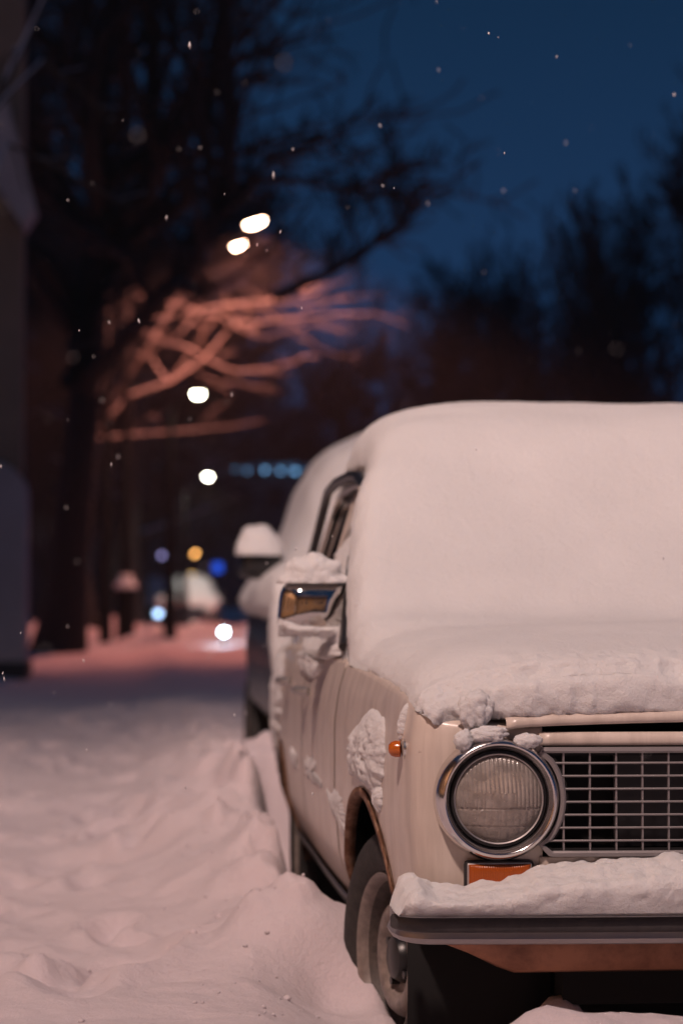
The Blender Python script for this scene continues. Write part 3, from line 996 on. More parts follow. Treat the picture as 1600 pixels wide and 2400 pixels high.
# front panel: strips above and below the grille, with recess
def strip(name, xs_, zf, yf, mat, parent, thick=.004):
    P = np.array([[(x, yf(x, z), z) for z in zf(x)] for x in xs_])
    return grid_obj(name, P, mat, parent, flip=False, thick=thick, sharp=50)
fy_ = lambda x: -.022 - .012 * (1 - (x / .46) ** 2)
xs_f = np.linspace(-.456, .456, 40)
strip("front_panel", xs_f, lambda x: (.762, .770, .788), lambda x, z: fy_(x), M["paint"], car)
strip("lower_panel", xs_f, lambda x: (.40, .44, .50, .543, .5465), lambda x, z: fy_(x) + (.02 if z < .43 else 0), M["paint"], car)
# hood with rolled front lip
P = []
for x in np.linspace(-.522, .522, 48):
    zc = .012 * (1 - (x / .52) ** 2)
    e = -.004 * max(0, (abs(x) - .49) / .03)
    yy0 = fy_(min(abs(x), .456)) - .012
    col = [(x, yy0 + .02, .796 + zc + e), (x, yy0 + .004, .7965 + zc + e), (x, yy0 - .001, .803 + zc + e), (x, yy0 + .002, .813 + zc + e), (x, yy0 + .012, .820 + zc + e)]
    for t in np.linspace(.05, 1, 12):
        col.append((x * (1 + .10 * t), yy0 + .012 + t * 1.02, .820 + zc + e + .075 * t ** .8 + .012 * (1 - (x / .52) ** 2) * t))
    P.append(col)
grid_obj("hood", np.array(P), M["paint"], car, flip=False, thick=.004)
# bed between hood and fenders (covered by the snow)
for sgn in (-1, 1):
    P = []
    for yy in np.linspace(.05, 1.05, 20):
        t = yy / 1.05
        zz = float(np.interp(yy, [0, .1, .3, .55, 1.05], [.795, .825, .852, .872, .89]))
        hw = side_x(max(yy, .12), .8) - .04 if yy > .1 else .655
        P.append([(sgn * hw, yy, zz + .006), (sgn * .5, yy + (0 if yy > .05 else -.01), .80 + .07 * t)])
    grid_obj("fender_top", np.array(P), M["paint"], car, flip=(sgn > 0), thick=.004)

# grille recess
P = []
for x in np.linspace(-.45, .45, 8):
    P.append([(x, fy_(x) + .006, .768), (x, .06, .768), (x, .06, .545), (x, fy_(x) + .006, .545)])
grid_obj("grille_recess", np.array(P), M["black"], car, flip=False, sharp=30)
rd = obj("radiator", *box_data(-.30, .30, .03, .055, .56, .75), M["black_gloss"], car, False)

gr = empty("grille", (0, 0, 0), car)
HX, HZ, HR = .537, .660, .1255   # headlight centre, grille edge radius
def grille_edge(z):
    d = abs(z - HZ)
    if d < .085: return HX - math.sqrt(HR ** 2 - d ** 2) if True else 0
    return min(.455, HX - math.sqrt(max(HR ** 2 - d ** 2, .0)) )
zt_, zb_ = .7535, .5535
def gy(x): return fy_(x) - .010
# frame outline (closed) as a flat tube
out = []
for z in np.linspace(HZ - .088, HZ + .085, 16):
    out.append((-(HX - math.sqrt(HR ** 2 - (z - HZ) ** 2)), z))
out = [(-.436, zb_), (-.4545, .571)] + out[1:-1] + [(-.4545, zt_ - .004), (-.450, zt_)]
for sgn in (-1,):
    full = out + [(-x, z) for x, z in reversed(out)]
fr_pts = []
top = [(x, zt_) for x in np.linspace(-.44, .44, 20)]
bot = [(x, zb_) for x in np.linspace(.43, -.43, 20)]
loop = out + top + [(-x, z) for x, z in reversed(out)] + bot
P = []
nl = len(loop)
for i, (x, z) in enumerate(loop):
    x0, z0 = loop[i - 1]
    x1, z1 = loop[(i + 1) % nl]
    t = Vector((x1 - x0, z1 - z0)).normalized()
    nn = Vector((t.y, -t.x))
    y = gy(x)
    w = .0055
    P.append([(x + nn.x * w, y + .012, z + nn.y * w), (x + nn.x * w, y - .002, z + nn.y * w), (x + nn.x * w * .3, y - .005, z + nn.y * w * .3), (x - nn.x * w, y - .003, z - nn.y * w), (x - nn.x * w, y + .012, z - nn.y * w)])
grid_obj("grille_frame", np.array(P), M["silver"], gr, wrap_u=True, sharp=40)
for k in range(7):
    z = zb_ + (zt_ - zb_) * (k + 1) / 8
    e = HX - math.sqrt(max(HR ** 2 - (z - HZ) ** 2, 0)) if abs(z - HZ) < HR else .45
    e = min(e, .45) - .004
    P = []
    for x in np.linspace(-e, e, 24):
        y = gy(x)
        P.append([(x, y + .010, z - .0012), (x, y, z - .0021), (x, y - .0018, z), (x, y, z + .0021), (x, y + .010, z + .0012)])
    grid_obj("grille_bar", np.array(P), M["silver"], gr, wrap_v=True, sharp=40)
for k in range(-8, 9):
    x = k * .0513 + .0045 * 0
    e = .0
    y = gy(x) + .0015
    if abs(x) > .445: continue
    zz0, zz1 = zb_, zt_
    if abs(x) > HX - HR:      # inside the bite taken by the headlight
        continue
    V, F = box_data(x - .0017, x + .0017, y, y + .009, zb_ + .004, zt_ - .004)
    obj("grille_bar", V, F, M["silver"], gr, False)

# black gasket line round the grille
P = []
for i, (x, z) in enumerate(loop):
    x0, z0 = loop[i - 1]
    x1, z1 = loop[(i + 1) % nl]
    t = Vector((x1 - x0, z1 - z0)).normalized()
    nn = Vector((t.y, -t.x))
    y = fy_(x) - .0035
    P.append([(x + nn.x * .0105, y, z + nn.y * .0105), (x + nn.x * .0105, y - .003, z + nn.y * .0105), (x, y - .003, z), (x, y, z)])
grid_obj("grille_gasket", np.array(P), M["black"], gr, wrap_u=True, sharp=40)

# headlights
def headlight(sgn):
    h = empty("headlight", (sgn * HX, -.012, HZ), car)
    # chrome bezel, profile r, y (negative = forward)
    prof = [(.123, .02), (.1215, -.004), (.1195, -.016), (.1165, -.026), (.1125, -.034), (.1085, -.0375), (.1055, -.0375), (.1035, -.035), (.1025, -.031), (.100, -.027), (.0965, -.021), (.094, -.015), (.0925, -.010)]
    lathe("bezel", prof, M["chrome"], h, 96, sharp=55)
    lathe("seal_ring", [(.0945, -.004), (.0945, -.014), (.0925, -.0185), (.0895, -.0195), (.0875, -.016), (.0875, -.004)], M["black_gloss"], h, 72)
    lathe("retaining_ring", [(.0885, -.010), (.0885, -.0185), (.0868, -.021), (.0848, -.020), (.084, -.016), (.084, -.008)], M["chrome_dull"], h, 72)
    # reflector bowl
    lathe("reflector", [(.0845, -.010), (.082, .004), (.07, .028), (.052, .048), (.034, .060), (.018, .066), (.0, .067)], M["reflector"], h, 64)
    V, F = lathe_data([(.0, .002), (.014, .003), (.026, .007), (.034, .016), (.035, .03), (.030, .05), (.01, .062)], 32, 'Y')
    obj("bulb_shield", V, F, M["shield"], h)
    # ribbed lens
    P = []
    nr, na = 110, 320
    for i in range(nr):
        r = .0842 * (i + .5) / (nr - .5)
        row = []
        for k in range(na):
            a = 2 * math.pi * k / na
            x, z = r * math.cos(a), r * math.sin(a)
            y = -.0165 - .026 * (1 - (r / .0842) ** 2)
            rib = 0
            edge = min(1, (.0842 - r) / .006)
            if z > .012 or (z > -.018 and abs(x) > .03):
                rib = .0024 * abs(math.sin(x * math.pi / .0085))
            elif z > -.052:
                rib = .0016 * abs(math.sin(x * math.pi / .014)) + (.0010 if abs(x) < .0016 else 0)
            else:
                rib = .0014 * abs(math.sin(x * math.pi / .02)) + (.0012 if abs(x) < .0022 else 0)
            if abs(z + .018) < .0022 or abs(z + .052) < .0016: rib = -.0004
            row.append((x, y - rib * edge, z))
        P.append(row)
    P = np.array(P)
    o = grid_obj("lens", P, M["lens"], h, wrap_v=True, flip=False)
    return h
for sgn in (-1, 1):
    headlight(sgn)

# front indicators
for sgn in (-1, 1):
    ind = empty("indicator", (sgn * .535, -.016, .508), car)
    box("surround", -.068, .068, -.010, .012, -.034, .033, M["black_gloss"], ind, .008)
    box("trim", -.0635, .0635, -.014, -.006, -.0295, .0285, M["chrome_dull"], ind, .007)
    P = []
    for u in np.linspace(-1, 1, 21):
        P.append([(u * .060, -.0145 - .006 * (1 - u ** 6) * (1 - v ** 6), v * .026) for v in np.linspace(-1, 1, 11)])
    grid_obj("amber_lens", np.array(P), M["amber_ribbed"], ind, thick=.003)
    # side repeater
    yy = .115
    x = side_x(yy, .748)
    rp = empty("side_repeater", (sgn * (x - .001), yy, .748), car)
    rp.rotation_euler = (0, 0, R(10) * sgn)
    pr = [(.021, .012), (.021, -.004), (.0195, -.009), (.0165, -.0095)]
    lathe("trim", [(r, h * -sgn * -1) for r, h in [(.021, -sgn * -.004), (.0215, sgn * .002), (.0205, sgn * .008), (.0165, sgn * .010)]], M["chrome"], rp, 28, 'X')
    V, F = lathe_data([(.0165, sgn * .006), (.0168, sgn * .016), (.0145, sgn * .024), (.009, sgn * .029), (0, sgn * .030)], 24, 'X')
    obj("amber_dome", V, F, M["amber"], rp)

# bumper
bp = empty("bumper", (0, 0, 0), car)
def bump_path():
    pts = []
    for x in np.linspace(-.678, .678, 50):
        pts.append((x, -.118 - .028 * (1 - (x / .678) ** 2)))
    for a in np.linspace(0, 1, 8)[1:]:
        pts.append((.678 + .052 * math.sin(a * math.pi / 2), -.118 + .052 * (1 - math.cos(a * math.pi / 2)) + .02 * a))
    pts += [(.735, -.02), (.735, .06)]
    left = [(-x, y) for x, y in reversed(pts[50:])]
    return left + pts
bpath = np.array(bump_path())
def sweep(name, prof, mat, parent, lo=0, hi=None):
    q = bpath[lo:hi]
    T = np.gradient(q, axis=0)
    T /= np.linalg.norm(T, axis=1, keepdims=True)
    N_ = np.stack([T[:, 1], -T[:, 0]], 1)
    P = np.array([[(q[i, 0] + N_[i, 0] * d, q[i, 1] + N_[i, 1] * d, z) for d, z in prof] for i in range(len(q))])
    return grid_obj(name, P, mat, parent, wrap_v=True, sharp=45)
sweep("blade", [(-.012, .462), (.0, .466), (.004, .450), (.004, .418), (.010, .405), (.006, .396), (-.004, .393), (-.012, .40)], M["chrome_dull"], bp)
sweep("rubber_strip", [(.004, .4475), (.020, .4455), (.024, .440), (.024, .423), (.020, .4185), (.004, .4175)], M["strip"], bp, 3, -3)
for sgn in (-1, 1):
    P = []
    for t in np.linspace(0, 1, 14):
        z = .36 + .165 * t
        w = .020 * (1 - .35 * abs(2 * t - 1) ** 3)
        f = -.176 - .022 * math.sin(math.pi * t)
        P.append([(sgn * .168 - w, -.13, z), (sgn * .168 - w, f + .012, z), (sgn * .168 - w * .5, f, z), (sgn * .168 + w * .5, f, z), (sgn * .168 + w, f + .012, z), (sgn * .168 + w, -.13, z)])
    grid_obj("overrider", np.array(P), M["chrome_dull"], bp, thick=.002, sharp=60)
# apron below the bumper
P = []
for x in np.linspace(-.66, .66, 40):
    e = np.clip((abs(x) - .5) / .16, 0, 1)
    P.append([(x, .0 + .04 * e, .405), (x, .005 + .04 * e, .36 + .03 * e), (x, .02 + .04 * e, .322 + .058 * e), (x, .08 + .03 * e, .308 + .075 * e)])
grid_obj("apron", np.array(P), M["apron"], car, flip=True, thick=.004)

# greenhouse -------------------------------------------------------
def gh_x(z): return np.interp(z, [.89, 1.10, 1.30, 1.385], [.735, .695, .635, .60])
P = []   # roof
for yy, zz, hw in ((1.62, 1.33, .585), (1.70, 1.372, .60), (1.85, 1.397, .61), (2.3, 1.415, .615), (2.75, 1.405, .61), (2.95, 1.37, .60), (3.02, 1.33, .585)):
    P.append([(u * hw, yy, zz - .035 * abs(u) ** 4) for u in np.linspace(-1, 1, 17)])
grid_obj("roof", np.array(P), M["paint"], car, flip=True, thick=.006)
P = []
for t in np.linspace(0, 1, 6):
    P.append([(u * (.63 - .075 * t), 1.13 + .52 * t, .895 + .425 * t) for u in np.linspace(-1, 1, 9)])
grid_obj("windscreen", np.array(P), M["glass"], car, flip=False, thick=.005)
P = []
for t in np.linspace(0, 1, 6):
    P.append([(u * (.64 - .06 * t), 3.42 - .40 * t, .90 + .43 * t) for u in np.linspace(-1, 1, 9)])
grid_obj("rear_window", np.array(P), M["glass"], car, flip=True, thick=.005)
P = []
for t, zz in ((0, .895), (.5, .89), (.95, .86), (1, .835)):
    P.append([(u * .70, 3.40 + .66 * t, zz) for u in np.linspace(-1, 1, 9)])
grid_obj("boot_lid", np.array(P), M["paint"], car, flip=True, thick=.005)
for sgn in (-1, 1):
    def pt(y, z, o=0): return (sgn * (float(gh_x(z)) + o), y, z)
    # A pillar
    tube("pillar", [pt(1.10, .89, -.04), pt(1.37, 1.10, -.04), pt(1.60, 1.28, -.045)], [.024, .02, .02], M["paint"], car, 8)
    # C pillar
    P = []
    for t in np.linspace(0, 1, 8):
        z = .89 + .47 * t
        P.append([pt(2.80 - .10 * t, z), pt(2.95 - .13 * t, z, -.004), pt(3.42 - .40 * t, z, -.03)])
    grid_obj("rear_pillar", np.array(P), M["paint"], car, flip=(sgn < 0), thick=.006)
    P = []
    for t in np.linspace(0, 1, 8):
        z = .885 + .49 * t
        P.append([pt(1.955, z, .001), pt(2.02, z, .001)])
    grid_obj("centre_pillar", np.array(P), M["paint"], car, flip=(sgn < 0), thick=.01)
    # glass
    for nm, y0, y0t, y1, y1t in (("side_window", 1.10, 1.64, 1.955, 1.955), ("side_window", 2.02, 2.02, 2.80, 2.70)):
        P = []
        for t in np.linspace(0, 1, 10):
            z = .885 + .465 * t
            a = y0 + (y0t - y0) * t
            b = y1 + (y1t - y1) * t
            P.append([pt(a + (b - a) * u, z, -.012) for u in np.linspace(0, 1, 6)])
        w = grid_obj(nm, np.array(P), M["glass"], car, flip=(sgn < 0), thick=.004)
        # frame
        zz = np.linspace(.895, 1.352, 8)
        lo, hi = [], []
        for z in zz:
            t = (z - .885) / .465
            lo.append(pt(y0 + (y0t - y0) * t, z, .0))
            hi.append(pt(y1 + (y1t - y1) * t - .012, z, .0))
        tube("window_frame", lo + [pt(y0t + .05, 1.366, 0), pt((y0t + y1t) / 2, 1.372, 0), pt(y1t - .03, 1.366, 0)] + hi[::-1], .011, M["chrome_dull"], w, 6)
    tube("quarter_bar", [pt(1.68, .89, -.004), pt(1.70, 1.36, -.004)], .010, M["chrome"], car, 6)
    # drip rail
    tube("drip_rail", [pt(1.10, .93, .012), pt(1.35, 1.14, .014), pt(1.58, 1.33, .016), pt(1.72, 1.372, .044), pt(1.9, 1.382, .052), pt(2.4, 1.386, .052), pt(2.72, 1.374, .046), pt(2.86, 1.33, .030), pt(2.98, 1.2, .012), pt(3.06, 1.05, .006)], .015, M["black_gloss"], car, 6)
# dim cabin
box("dashboard", -.6, .6, 1.22, 1.5, .70, .93, M["black_gloss"], car, .03)
for sgn in (-1, 1):
    st = box("seat", sgn * .33 - .24, sgn * .33 + .24, 1.75, 2.2, .40, .62, M["strip"], car, .05)
    V, F = box_data(sgn * .33 - .24, sgn * .33 + .24, 2.15, 2.28, .5, 1.12)
    so = obj("seat_back", V, F, M["strip"], st, False)
    so.modifiers.new("bevel", 'BEVEL').width = .05
box("floor_pan", -.62, .62, 1.05, 3.3, .34, .40, M["black"], car)

# wheels
TYRE = [(.176, -.052), (.182, -.066), (.200, -.078), (.225, -.084), (.250, -.083), (.270, -.074), (.280, -.064), (.2845, -.052), (.2845, -.036), (.278, -.034), (.278, -.028), (.2855, -.026), (.2855, -.004), (.279, -.002), (.279, .004), (.2855, .006),
        (.2855, .026), (.278, .028), (.278, .034), (.2845, .036), (.2845, .052), (.280, .064), (.270, .074), (.250, .083), (.225, .084), (.2, .078), (.182, .066), (.176, .052)]
RIM = [(.150, .05), (.1725, .055), (.173, -.052), (.178, -.060), (.1825, -.066), (.1845, -.064), (.1855, -.0685), (.1825, -.0725), (.1765, -.070), (.170, -.064), (.1655, -.050), (.158, -.036), (.1545, -.026), (.150, -.012), (.143, -.004), (.137, -.006), (.131, -.020), (.124, -.036), (.114, -.047), (.100, -.051), (.088, -.047), (.080, -.038), (.074, -.030), (.066, -.026), (.055, -.026), (.053, -.016), (.0, -.016)]
def wheel(x, y, z, sgn, steer):
    w = empty("wheel", (x, y, z), car, R(steer))
    V, F = lathe_data([(r if r < .19 else .19 + (r - .19) * .90, h * (-sgn)) for r, h in TYRE], 72, 'X')
    obj("tyre", V, F, M["rubber"], w, True, 40)
    V, F = lathe_data([(r, h * (-sgn)) for r, h in RIM[:11]], 64, 'X')
    obj("rim", V, F, M["wheel"], w, True, 50)
    V, F = lathe_data([(r, h * (-sgn)) for r, h in RIM[10:17]], 64, 'X')
    obj("rim_well", V, F, M["rim_dark"], w, True, 50)
    V, F = lathe_data([(r, h * (-sgn)) for r, h in RIM[16:]], 64, 'X')
    obj("wheel_disc", V, F, M["wheel"], w, True, 50)
    V, F = lathe_data([(.052, sgn * .016), (.052, sgn * .036), (.044, sgn * .05), (.03, sgn * .055), (0, sgn * .056)], 24, 'X')
    V = list(V)
    for k in range(4):
        a = k * math.pi / 2 + .5
        v, f = tube_data([(sgn * .02, .049 * math.cos(a) * 1.25, .049 * math.sin(a) * 1.25), (sgn * .045, .049 * math.cos(a) * 1.25, .049 * math.sin(a) * 1.25)], .009, 6, len(V))
        V += [tuple(q) for q in v]
        F += f
    obj("hub", V, F, M["black_gloss"], w, True, 40)
    V, F = [], []
    for k in range(12):      # slots round the disc
        a = k * math.pi / 6 + .2
        c, s = math.cos(a), math.sin(a)
        v, f = tube_data([(sgn * .012, .1405 * c - .013 * s, .1405 * s + .013 * c), (sgn * .012, .1405 * c + .013 * s, .1405 * s - .013 * c)], .0075, 6, len(V))
        V += [tuple(q) for q in v]
        F += f
    obj("slot", V, F, M["black"], w)["kind"] = "stuff"
    return w
wheel(-.634, .55, .272, -1, 13)
wheel(.634, .55, .272, 1, 13)
wheel(-.655, 2.974, .278, -1, 0)
wheel(.655, 2.974, .278, 1, 0)

# door mirror
def mirror(sgn):
    m = empty("side_mirror", (sgn * .797, 1.31, 1.024), car)
    def sup(u, v): return (abs(u) ** 4 + abs(v) ** 4) ** .25
    P, Q = [], []
    for r in np.linspace(0, 1, 14):
        row = []
        for a in np.linspace(0, 2 * math.pi, 48, endpoint=False):
            c, s = math.cos(a), math.sin(a)
            k = r / sup(c, s)
            u, v = c * k, s * k
            sh = .006 * v
            row.append(((u * .089 + sgn * -sh), -.055 * math.sqrt(max(0, 1 - r ** 3.2)) , v * .071))
        P.append(row)
    P.append([(q[0] * .98, .012, q[2] * .98) for q in P[-1]])
    grid_obj("mirror_shell", np.array(P), M["chrome_mirror"], m, wrap_v=True, flip=False, sharp=60)
    P = [[(q[0] * k, .010, q[2] * k) for q in P[-1]] for k in (0.0, .5, .96)]
    grid_obj("mirror_glass", np.array(P), M["chrome"], m, wrap_v=True, flip=True)
    tube("mirror_arm", [(-sgn * .062, .0, -.05), (-sgn * .075, .0, -.09), (-sgn * .062, .0, -.135)], .011, M["black_gloss"], m, 8)
    return m
mirror(-1)
mirror(1)

# ================================================================== SNOW ON THE WHITE CAR
def shell(name, P, mat, label, cat="snow", group=None, drop=0.03, closed_below=None):
    """outer grid P plus an inner skin, stitched into a closed body"""
    nu, nv = P.shape[:2]
    V = list(P.reshape(-1, 3))
    F = grid_faces(nu, nv)
    B = closed_below if closed_below is not None else P - np.array([0, 0, drop])
    base = len(V)
    V += list(B.reshape(-1, 3))
    F += grid_faces(nu, nv, flip=True, base=base)
    def idx(i, j): return i * nv + j
    for i in range(nu - 1):
        F.append((idx(i, 0), base + idx(i, 0), base + idx(i + 1, 0), idx(i + 1, 0))[::-1])
        F.append((idx(i, nv - 1), idx(i + 1, nv - 1), base + idx(i + 1, nv - 1), base + idx(i, nv - 1))[::-1])
    for j in range(nv - 1):
        F.append((idx(0, j), idx(0, j + 1), base + idx(0, j + 1), base + idx(0, j))[::-1])
        F.append((idx(nu - 1, j), base + idx(nu - 1, j), base + idx(nu - 1, j + 1), idx(nu - 1, j + 1))[::-1])
    o = obj(name, V, F, mat, None, True)
    tag(o, label, cat, group)
    return o

# body line under the snow (y, z), snow thickness, half width, crown drop at the edge
PROF = [  # y,    z,    th,  hw,   drop
    (-.020, .824, .004, .655, .022),
    (-.024, .832, .020, .662, .022),
    (-.016, .838, .055, .675, .018),
    (.03, .842, .085, .690, .014),
    (.12, .845, .103, .694, .008),
    (.30, .859, .108, .708, .005),
    (.55, .877, .108, .722, .005),
    (.80, .890, .110, .736, .005),
    (1.00, .905, .118, .743, .006),
    (1.10, .930, .140, .742, .004),
    (1.17, .975, .155, .728, .004),
    (1.28, 1.055, .140, .716, .004),
    (1.42, 1.165, .125, .692, .005),
    (1.56, 1.275, .115, .664, .008),
    (1.68, 1.355, .120, .628, .016),
    (1.80, 1.398, .145, .622, .018),
    (2.00, 1.413, .184, .628, .020),
    (2.30, 1.415, .206, .630, .022),
    (2.60, 1.41, .206, .628, .024),
    (2.82, 1.39, .175, .612, .04),
    (2.98, 1.34, .15, .615, .03),
    (3.15, 1.20, .12, .625, .02),
    (3.32, 1.02, .13, .64, .02),
    (3.44, .93, .16, .67, .01),
    (3.65, .90, .17, .70, .01),
    (3.90, .885, .15, .70, .01),
    (4.03, .87, .09, .68, .015),
    (4.07, .86, .02, .66, .02)]
pr = np.array(PROF)
sd = np.r_[0, np.cumsum(np.linalg.norm(np.diff(pr[:, :2], axis=0), axis=1))]
tt = np.r_[np.linspace(0, sd[3], 34)[:-1], np.linspace(sd[3], sd[-1], 240)]
col = [np.interp(tt, sd, pr[:, k]) for k in range(5)]
# smooth
def smooth(a, n=5):
    k = np.ones(n) / n
    b = np.convolve(np.pad(a, n // 2, mode='edge'), k, mode='valid')
    return b
tail = slice(33, None)
for k in range(5):
    c = col[k].copy()
    c[tail] = smooth(smooth(c, 7), 5)[tail]
    col[k] = c
by_, bz_, th_, hw_, dr_ = col
ty, tz = np.gradient(by_), np.gradient(bz_)
ln = np.hypot(ty, tz)
ny, nz = -tz / ln, ty / ln
ny[:12] = np.linspace(-1, ny[12], 12)
nz[:12] = np.sqrt(np.maximum(0, 1 - ny[:12] ** 2))
nu_ = 220
ue = np.sin(np.linspace(-1, 1, nu_) * math.pi / 2)          # crowd columns to the edges
ue = 0.45 * np.linspace(-1, 1, nu_) + 0.55 * ue
PO = np.zeros((len(tt), nu_, 3))
PI_ = np.zeros((len(tt), nu_, 3))
for i in range(len(tt)):
    a = np.abs(ue)
    roofish = float(sstep(1.45, 1.9, by_[i]) * sstep(3.1, 2.8, by_[i]))
    hoodish = float(sstep(1.0, .8, by_[i]))
    pw = 24 - 17.0 * roofish - 18.0 * hoodish
    e = (1 - a ** pw) ** .5
    x = ue * hw_[i]
    d = dr_[i] * a ** 2.6
    PO[i, :, 0] = x * (1 + .012 * e)
    PO[i, :, 1] = by_[i] + ny[i] * th_[i] * e
    PO[i, :, 2] = bz_[i] - d + nz[i] * th_[i] * e
    sh_y = .038 * float(sstep(.22, .0, by_[i])) * sstep(.70, .93, a)
    PO[i, :, 1] += sh_y
    PI_[i, :, 0] = x * .995
    PI_[i, :, 1] = by_[i] - ny[i] * .004 + sh_y
    PI_[i, :, 2] = bz_[i] - d - nz[i] * .004
front = (sstep(.16, .02, PO[..., 1]))
edge = sstep(.80, .98, np.abs(ue))[None, :] * np.ones((len(tt), 1))
def nz_fn(x, y, z):
    return (1.0 * fbm(x * 1.6, y * 1.9, z * 1.9, 3, 3) * .014
            + front * (.0024 * billow(21, 4, 5)(x, y, z) + .0020 * fbm(x * 26, y * 26, z * 26, 4, 8) + .0014 * fbm(x * 95, y * 95, z * 95, 2, 18))
            + edge * .0022 * fbm(x * 30, y * 30, z * 30, 3, 15)
            + .0007 * fbm(x * 60, y * 60, z * 60, 3, 21))
PO = displace(PO, 1.0, nz_fn)
shell("snow_blanket", PO[:, ::1][::-1], M["snow"], "thick smooth snow covering bonnet, windscreen and roof of the old white car", closed_below=PI_[::-1])

def blob(name, c, r, label, seed, mat="snow_wet", group=None, amp=.25, sc=1.0, n=28, cat="snow", flat=None):
    """irregular clump: ellipsoid with billowed surface"""
    P = np.zeros((n, n * 2, 3))
    for i in range(n):
        th = math.pi * i / (n - 1)
        for k in range(n * 2):
            a = 2 * math.pi * k / (n * 2)
            P[i, k] = (math.sin(th) * math.cos(a), math.sin(th) * math.sin(a), math.cos(th))
    f = 1 + amp * (.55 * billow(1.7 * sc, 4, seed)(P[..., 0] + seed, P[..., 1], P[..., 2]) + .7 * fbm(P[..., 0] * 3 + seed, P[..., 1] * 3, P[..., 2] * 3, 4, seed))
    P = P * f[..., None] * np.array(r) + np.array(c)
    if flat is not None:
        P[..., 2] = np.maximum(P[..., 2], flat)
    o = grid_obj(name, P, M[mat], None, wrap_v=True)
    tag(o, label, cat, group)
    return o

SG = "clumps of snow stuck to the old white car"
def patch(label, outline, thick, seed, surf, sgn=-1, group=SG, rings=22, segs=110, rough=.13, ragged=.05):
    """snow stuck on the body side: outline in (y, z), star shaped round its centre"""
    o = np.array(outline, float)
    c = o.mean(0)
    sc_y, sc_z = np.ptp(o[:, 0]) / 2, np.ptp(o[:, 1]) / 2
    c = np.array([(o[:, 0].max() + o[:, 0].min()) / 2 * .5 + c[0] * .5, (o[:, 1].max() + o[:, 1].min()) / 2 * .5 + c[1] * .5])
    ang = np.unwrap(np.arctan2((o[:, 1] - c[1]) / sc_z, (o[:, 0] - c[0]) / sc_y))
    rad = np.hypot((o[:, 1] - c[1]) / sc_z, (o[:, 0] - c[0]) / sc_y)
    order = np.argsort(ang % (2 * math.pi))
    A = (ang % (2 * math.pi))[order]
    Rr = rad[order]
    A = np.r_[A - 2 * math.pi, A, A + 2 * math.pi]
    Rr = np.r_[Rr, Rr, Rr]
    th = np.linspace(0, 2 * math.pi, segs, endpoint=False)
    rr = np.interp(th, A, Rr)
    rr = rr * (1 + ragged * fbm(np.cos(th) * 9 + seed, np.sin(th) * 9, 0 * th, 3, seed))
    P = np.zeros((rings + 1, segs, 3))
    B = np.zeros((segs, 3))
    for i in range(rings + 1):
        f = i / rings
        for k in range(segs):
            yy = c[0] + sc_y * rr[k] * f * math.cos(th[k])
            zz = c[1] + sc_z * rr[k] * f * math.sin(th[k])
            t = thick * max(0, 1 - f ** 2.6) ** .62
            n_ = (float(billow(36, 3, seed)(yy, zz, 0.0)) * .45 + .8 * float(fbm(yy * 70, zz * 70, 0.0, 3, seed))) * rough * thick * (1 - f ** 8)
            P[i, k] = (sgn * (surf(yy, zz) - .003 + t + n_), yy, zz)
    o2 = grid_obj("snow_patch", P, M["snow_wet"], None, wrap_v=True, flip=(sgn > 0))
    tag(o2, label, "snow", group)
    return o2
_tab_y = np.linspace(.06, 4.0, 400)
_tab_x = np.array([catmull(P3, np.array([s_at_y(v)]))[0][0] for v in _tab_y])
def sx_fast(y, z): return float(np.interp(y, _tab_y, _tab_x)) - float(inset(z))

patch("tall oval clump of snow on the white car's wing above the front wheel arch",
      [(0.455, 0.818), (0.544, 0.782), (0.683, 0.733), (0.717, 0.688), (0.703, 0.656), (0.554, 0.651), (0.408, 0.646), (0.387, 0.630), (0.326, 0.655), (0.286, 0.699), (0.271, 0.744), (0.301, 0.795), (0.357, 0.811)], .026, 3, sx_fast)
patch("narrow tail of snow hanging below the oval clump at the arch edge", [(0.40, .65), (.36, .66), (.31, .655), (.305, .63), (.335, .60), (.375, .625)], .014, 5, sx_fast)
patch("string of snow from the wing corner down to the amber side light", [(0.115, .832), (.135, .835), (.145, .81), (.15, .785), (.135, .762), (.125, .768), (.118, .80)], .013, 7, sx_fast)
patch("ragged snow on the lower door just behind the front wheel arch", [(1.18, 0.587), (1.06, .582), (.97, .60), (.88, .59), (.84, .55), (.835, .50), (.88, .50), (.98, .535), (1.1, .56)], .009, 9, sx_fast, ragged=.18)
patch("jagged low band of snow along the middle of the front door", [(1.45, 0.635), (1.55, .60), (1.85, .592), (1.9, .575), (1.7, .568), (1.45, .578), (1.28, .578), (1.33, .6)], .008, 11, sx_fast, ragged=.22)
patch("small clump of snow on the rear door above the sill", [(2.1, .595), (2.25, .615), (2.38, .61), (2.42, .58), (2.3, .56), (2.15, .57)], .010, 13, sx_fast, ragged=.2)
patch("long rough strip of snow down the rear wing at the far end of the flank", [(3.0, .84), (3.3, .85), (3.6, .84), (3.72, .70), (3.68, .55), (3.5, .50), (3.25, .60), (3.08, .64), (2.98, .72)], .022, 15, sx_fast, ragged=.14)
# dripping snow on the shoulder below the mirror: four lobes
patch("snow hanging on the door shoulder below the mirror with drooping fingers", [(1.18, .935), (1.5, .945), (1.9, .945), (2.35, .935), (2.45, .885), (2.2, .90), (2.05, .90), (1.88, .835), (1.70, .835), (1.6, .89), (1.4, .895), (1.16, .91)], .024, 17,
      lambda y, z: sx_fast(y, min(z, .88)) - max(0, z - .89) * .3)
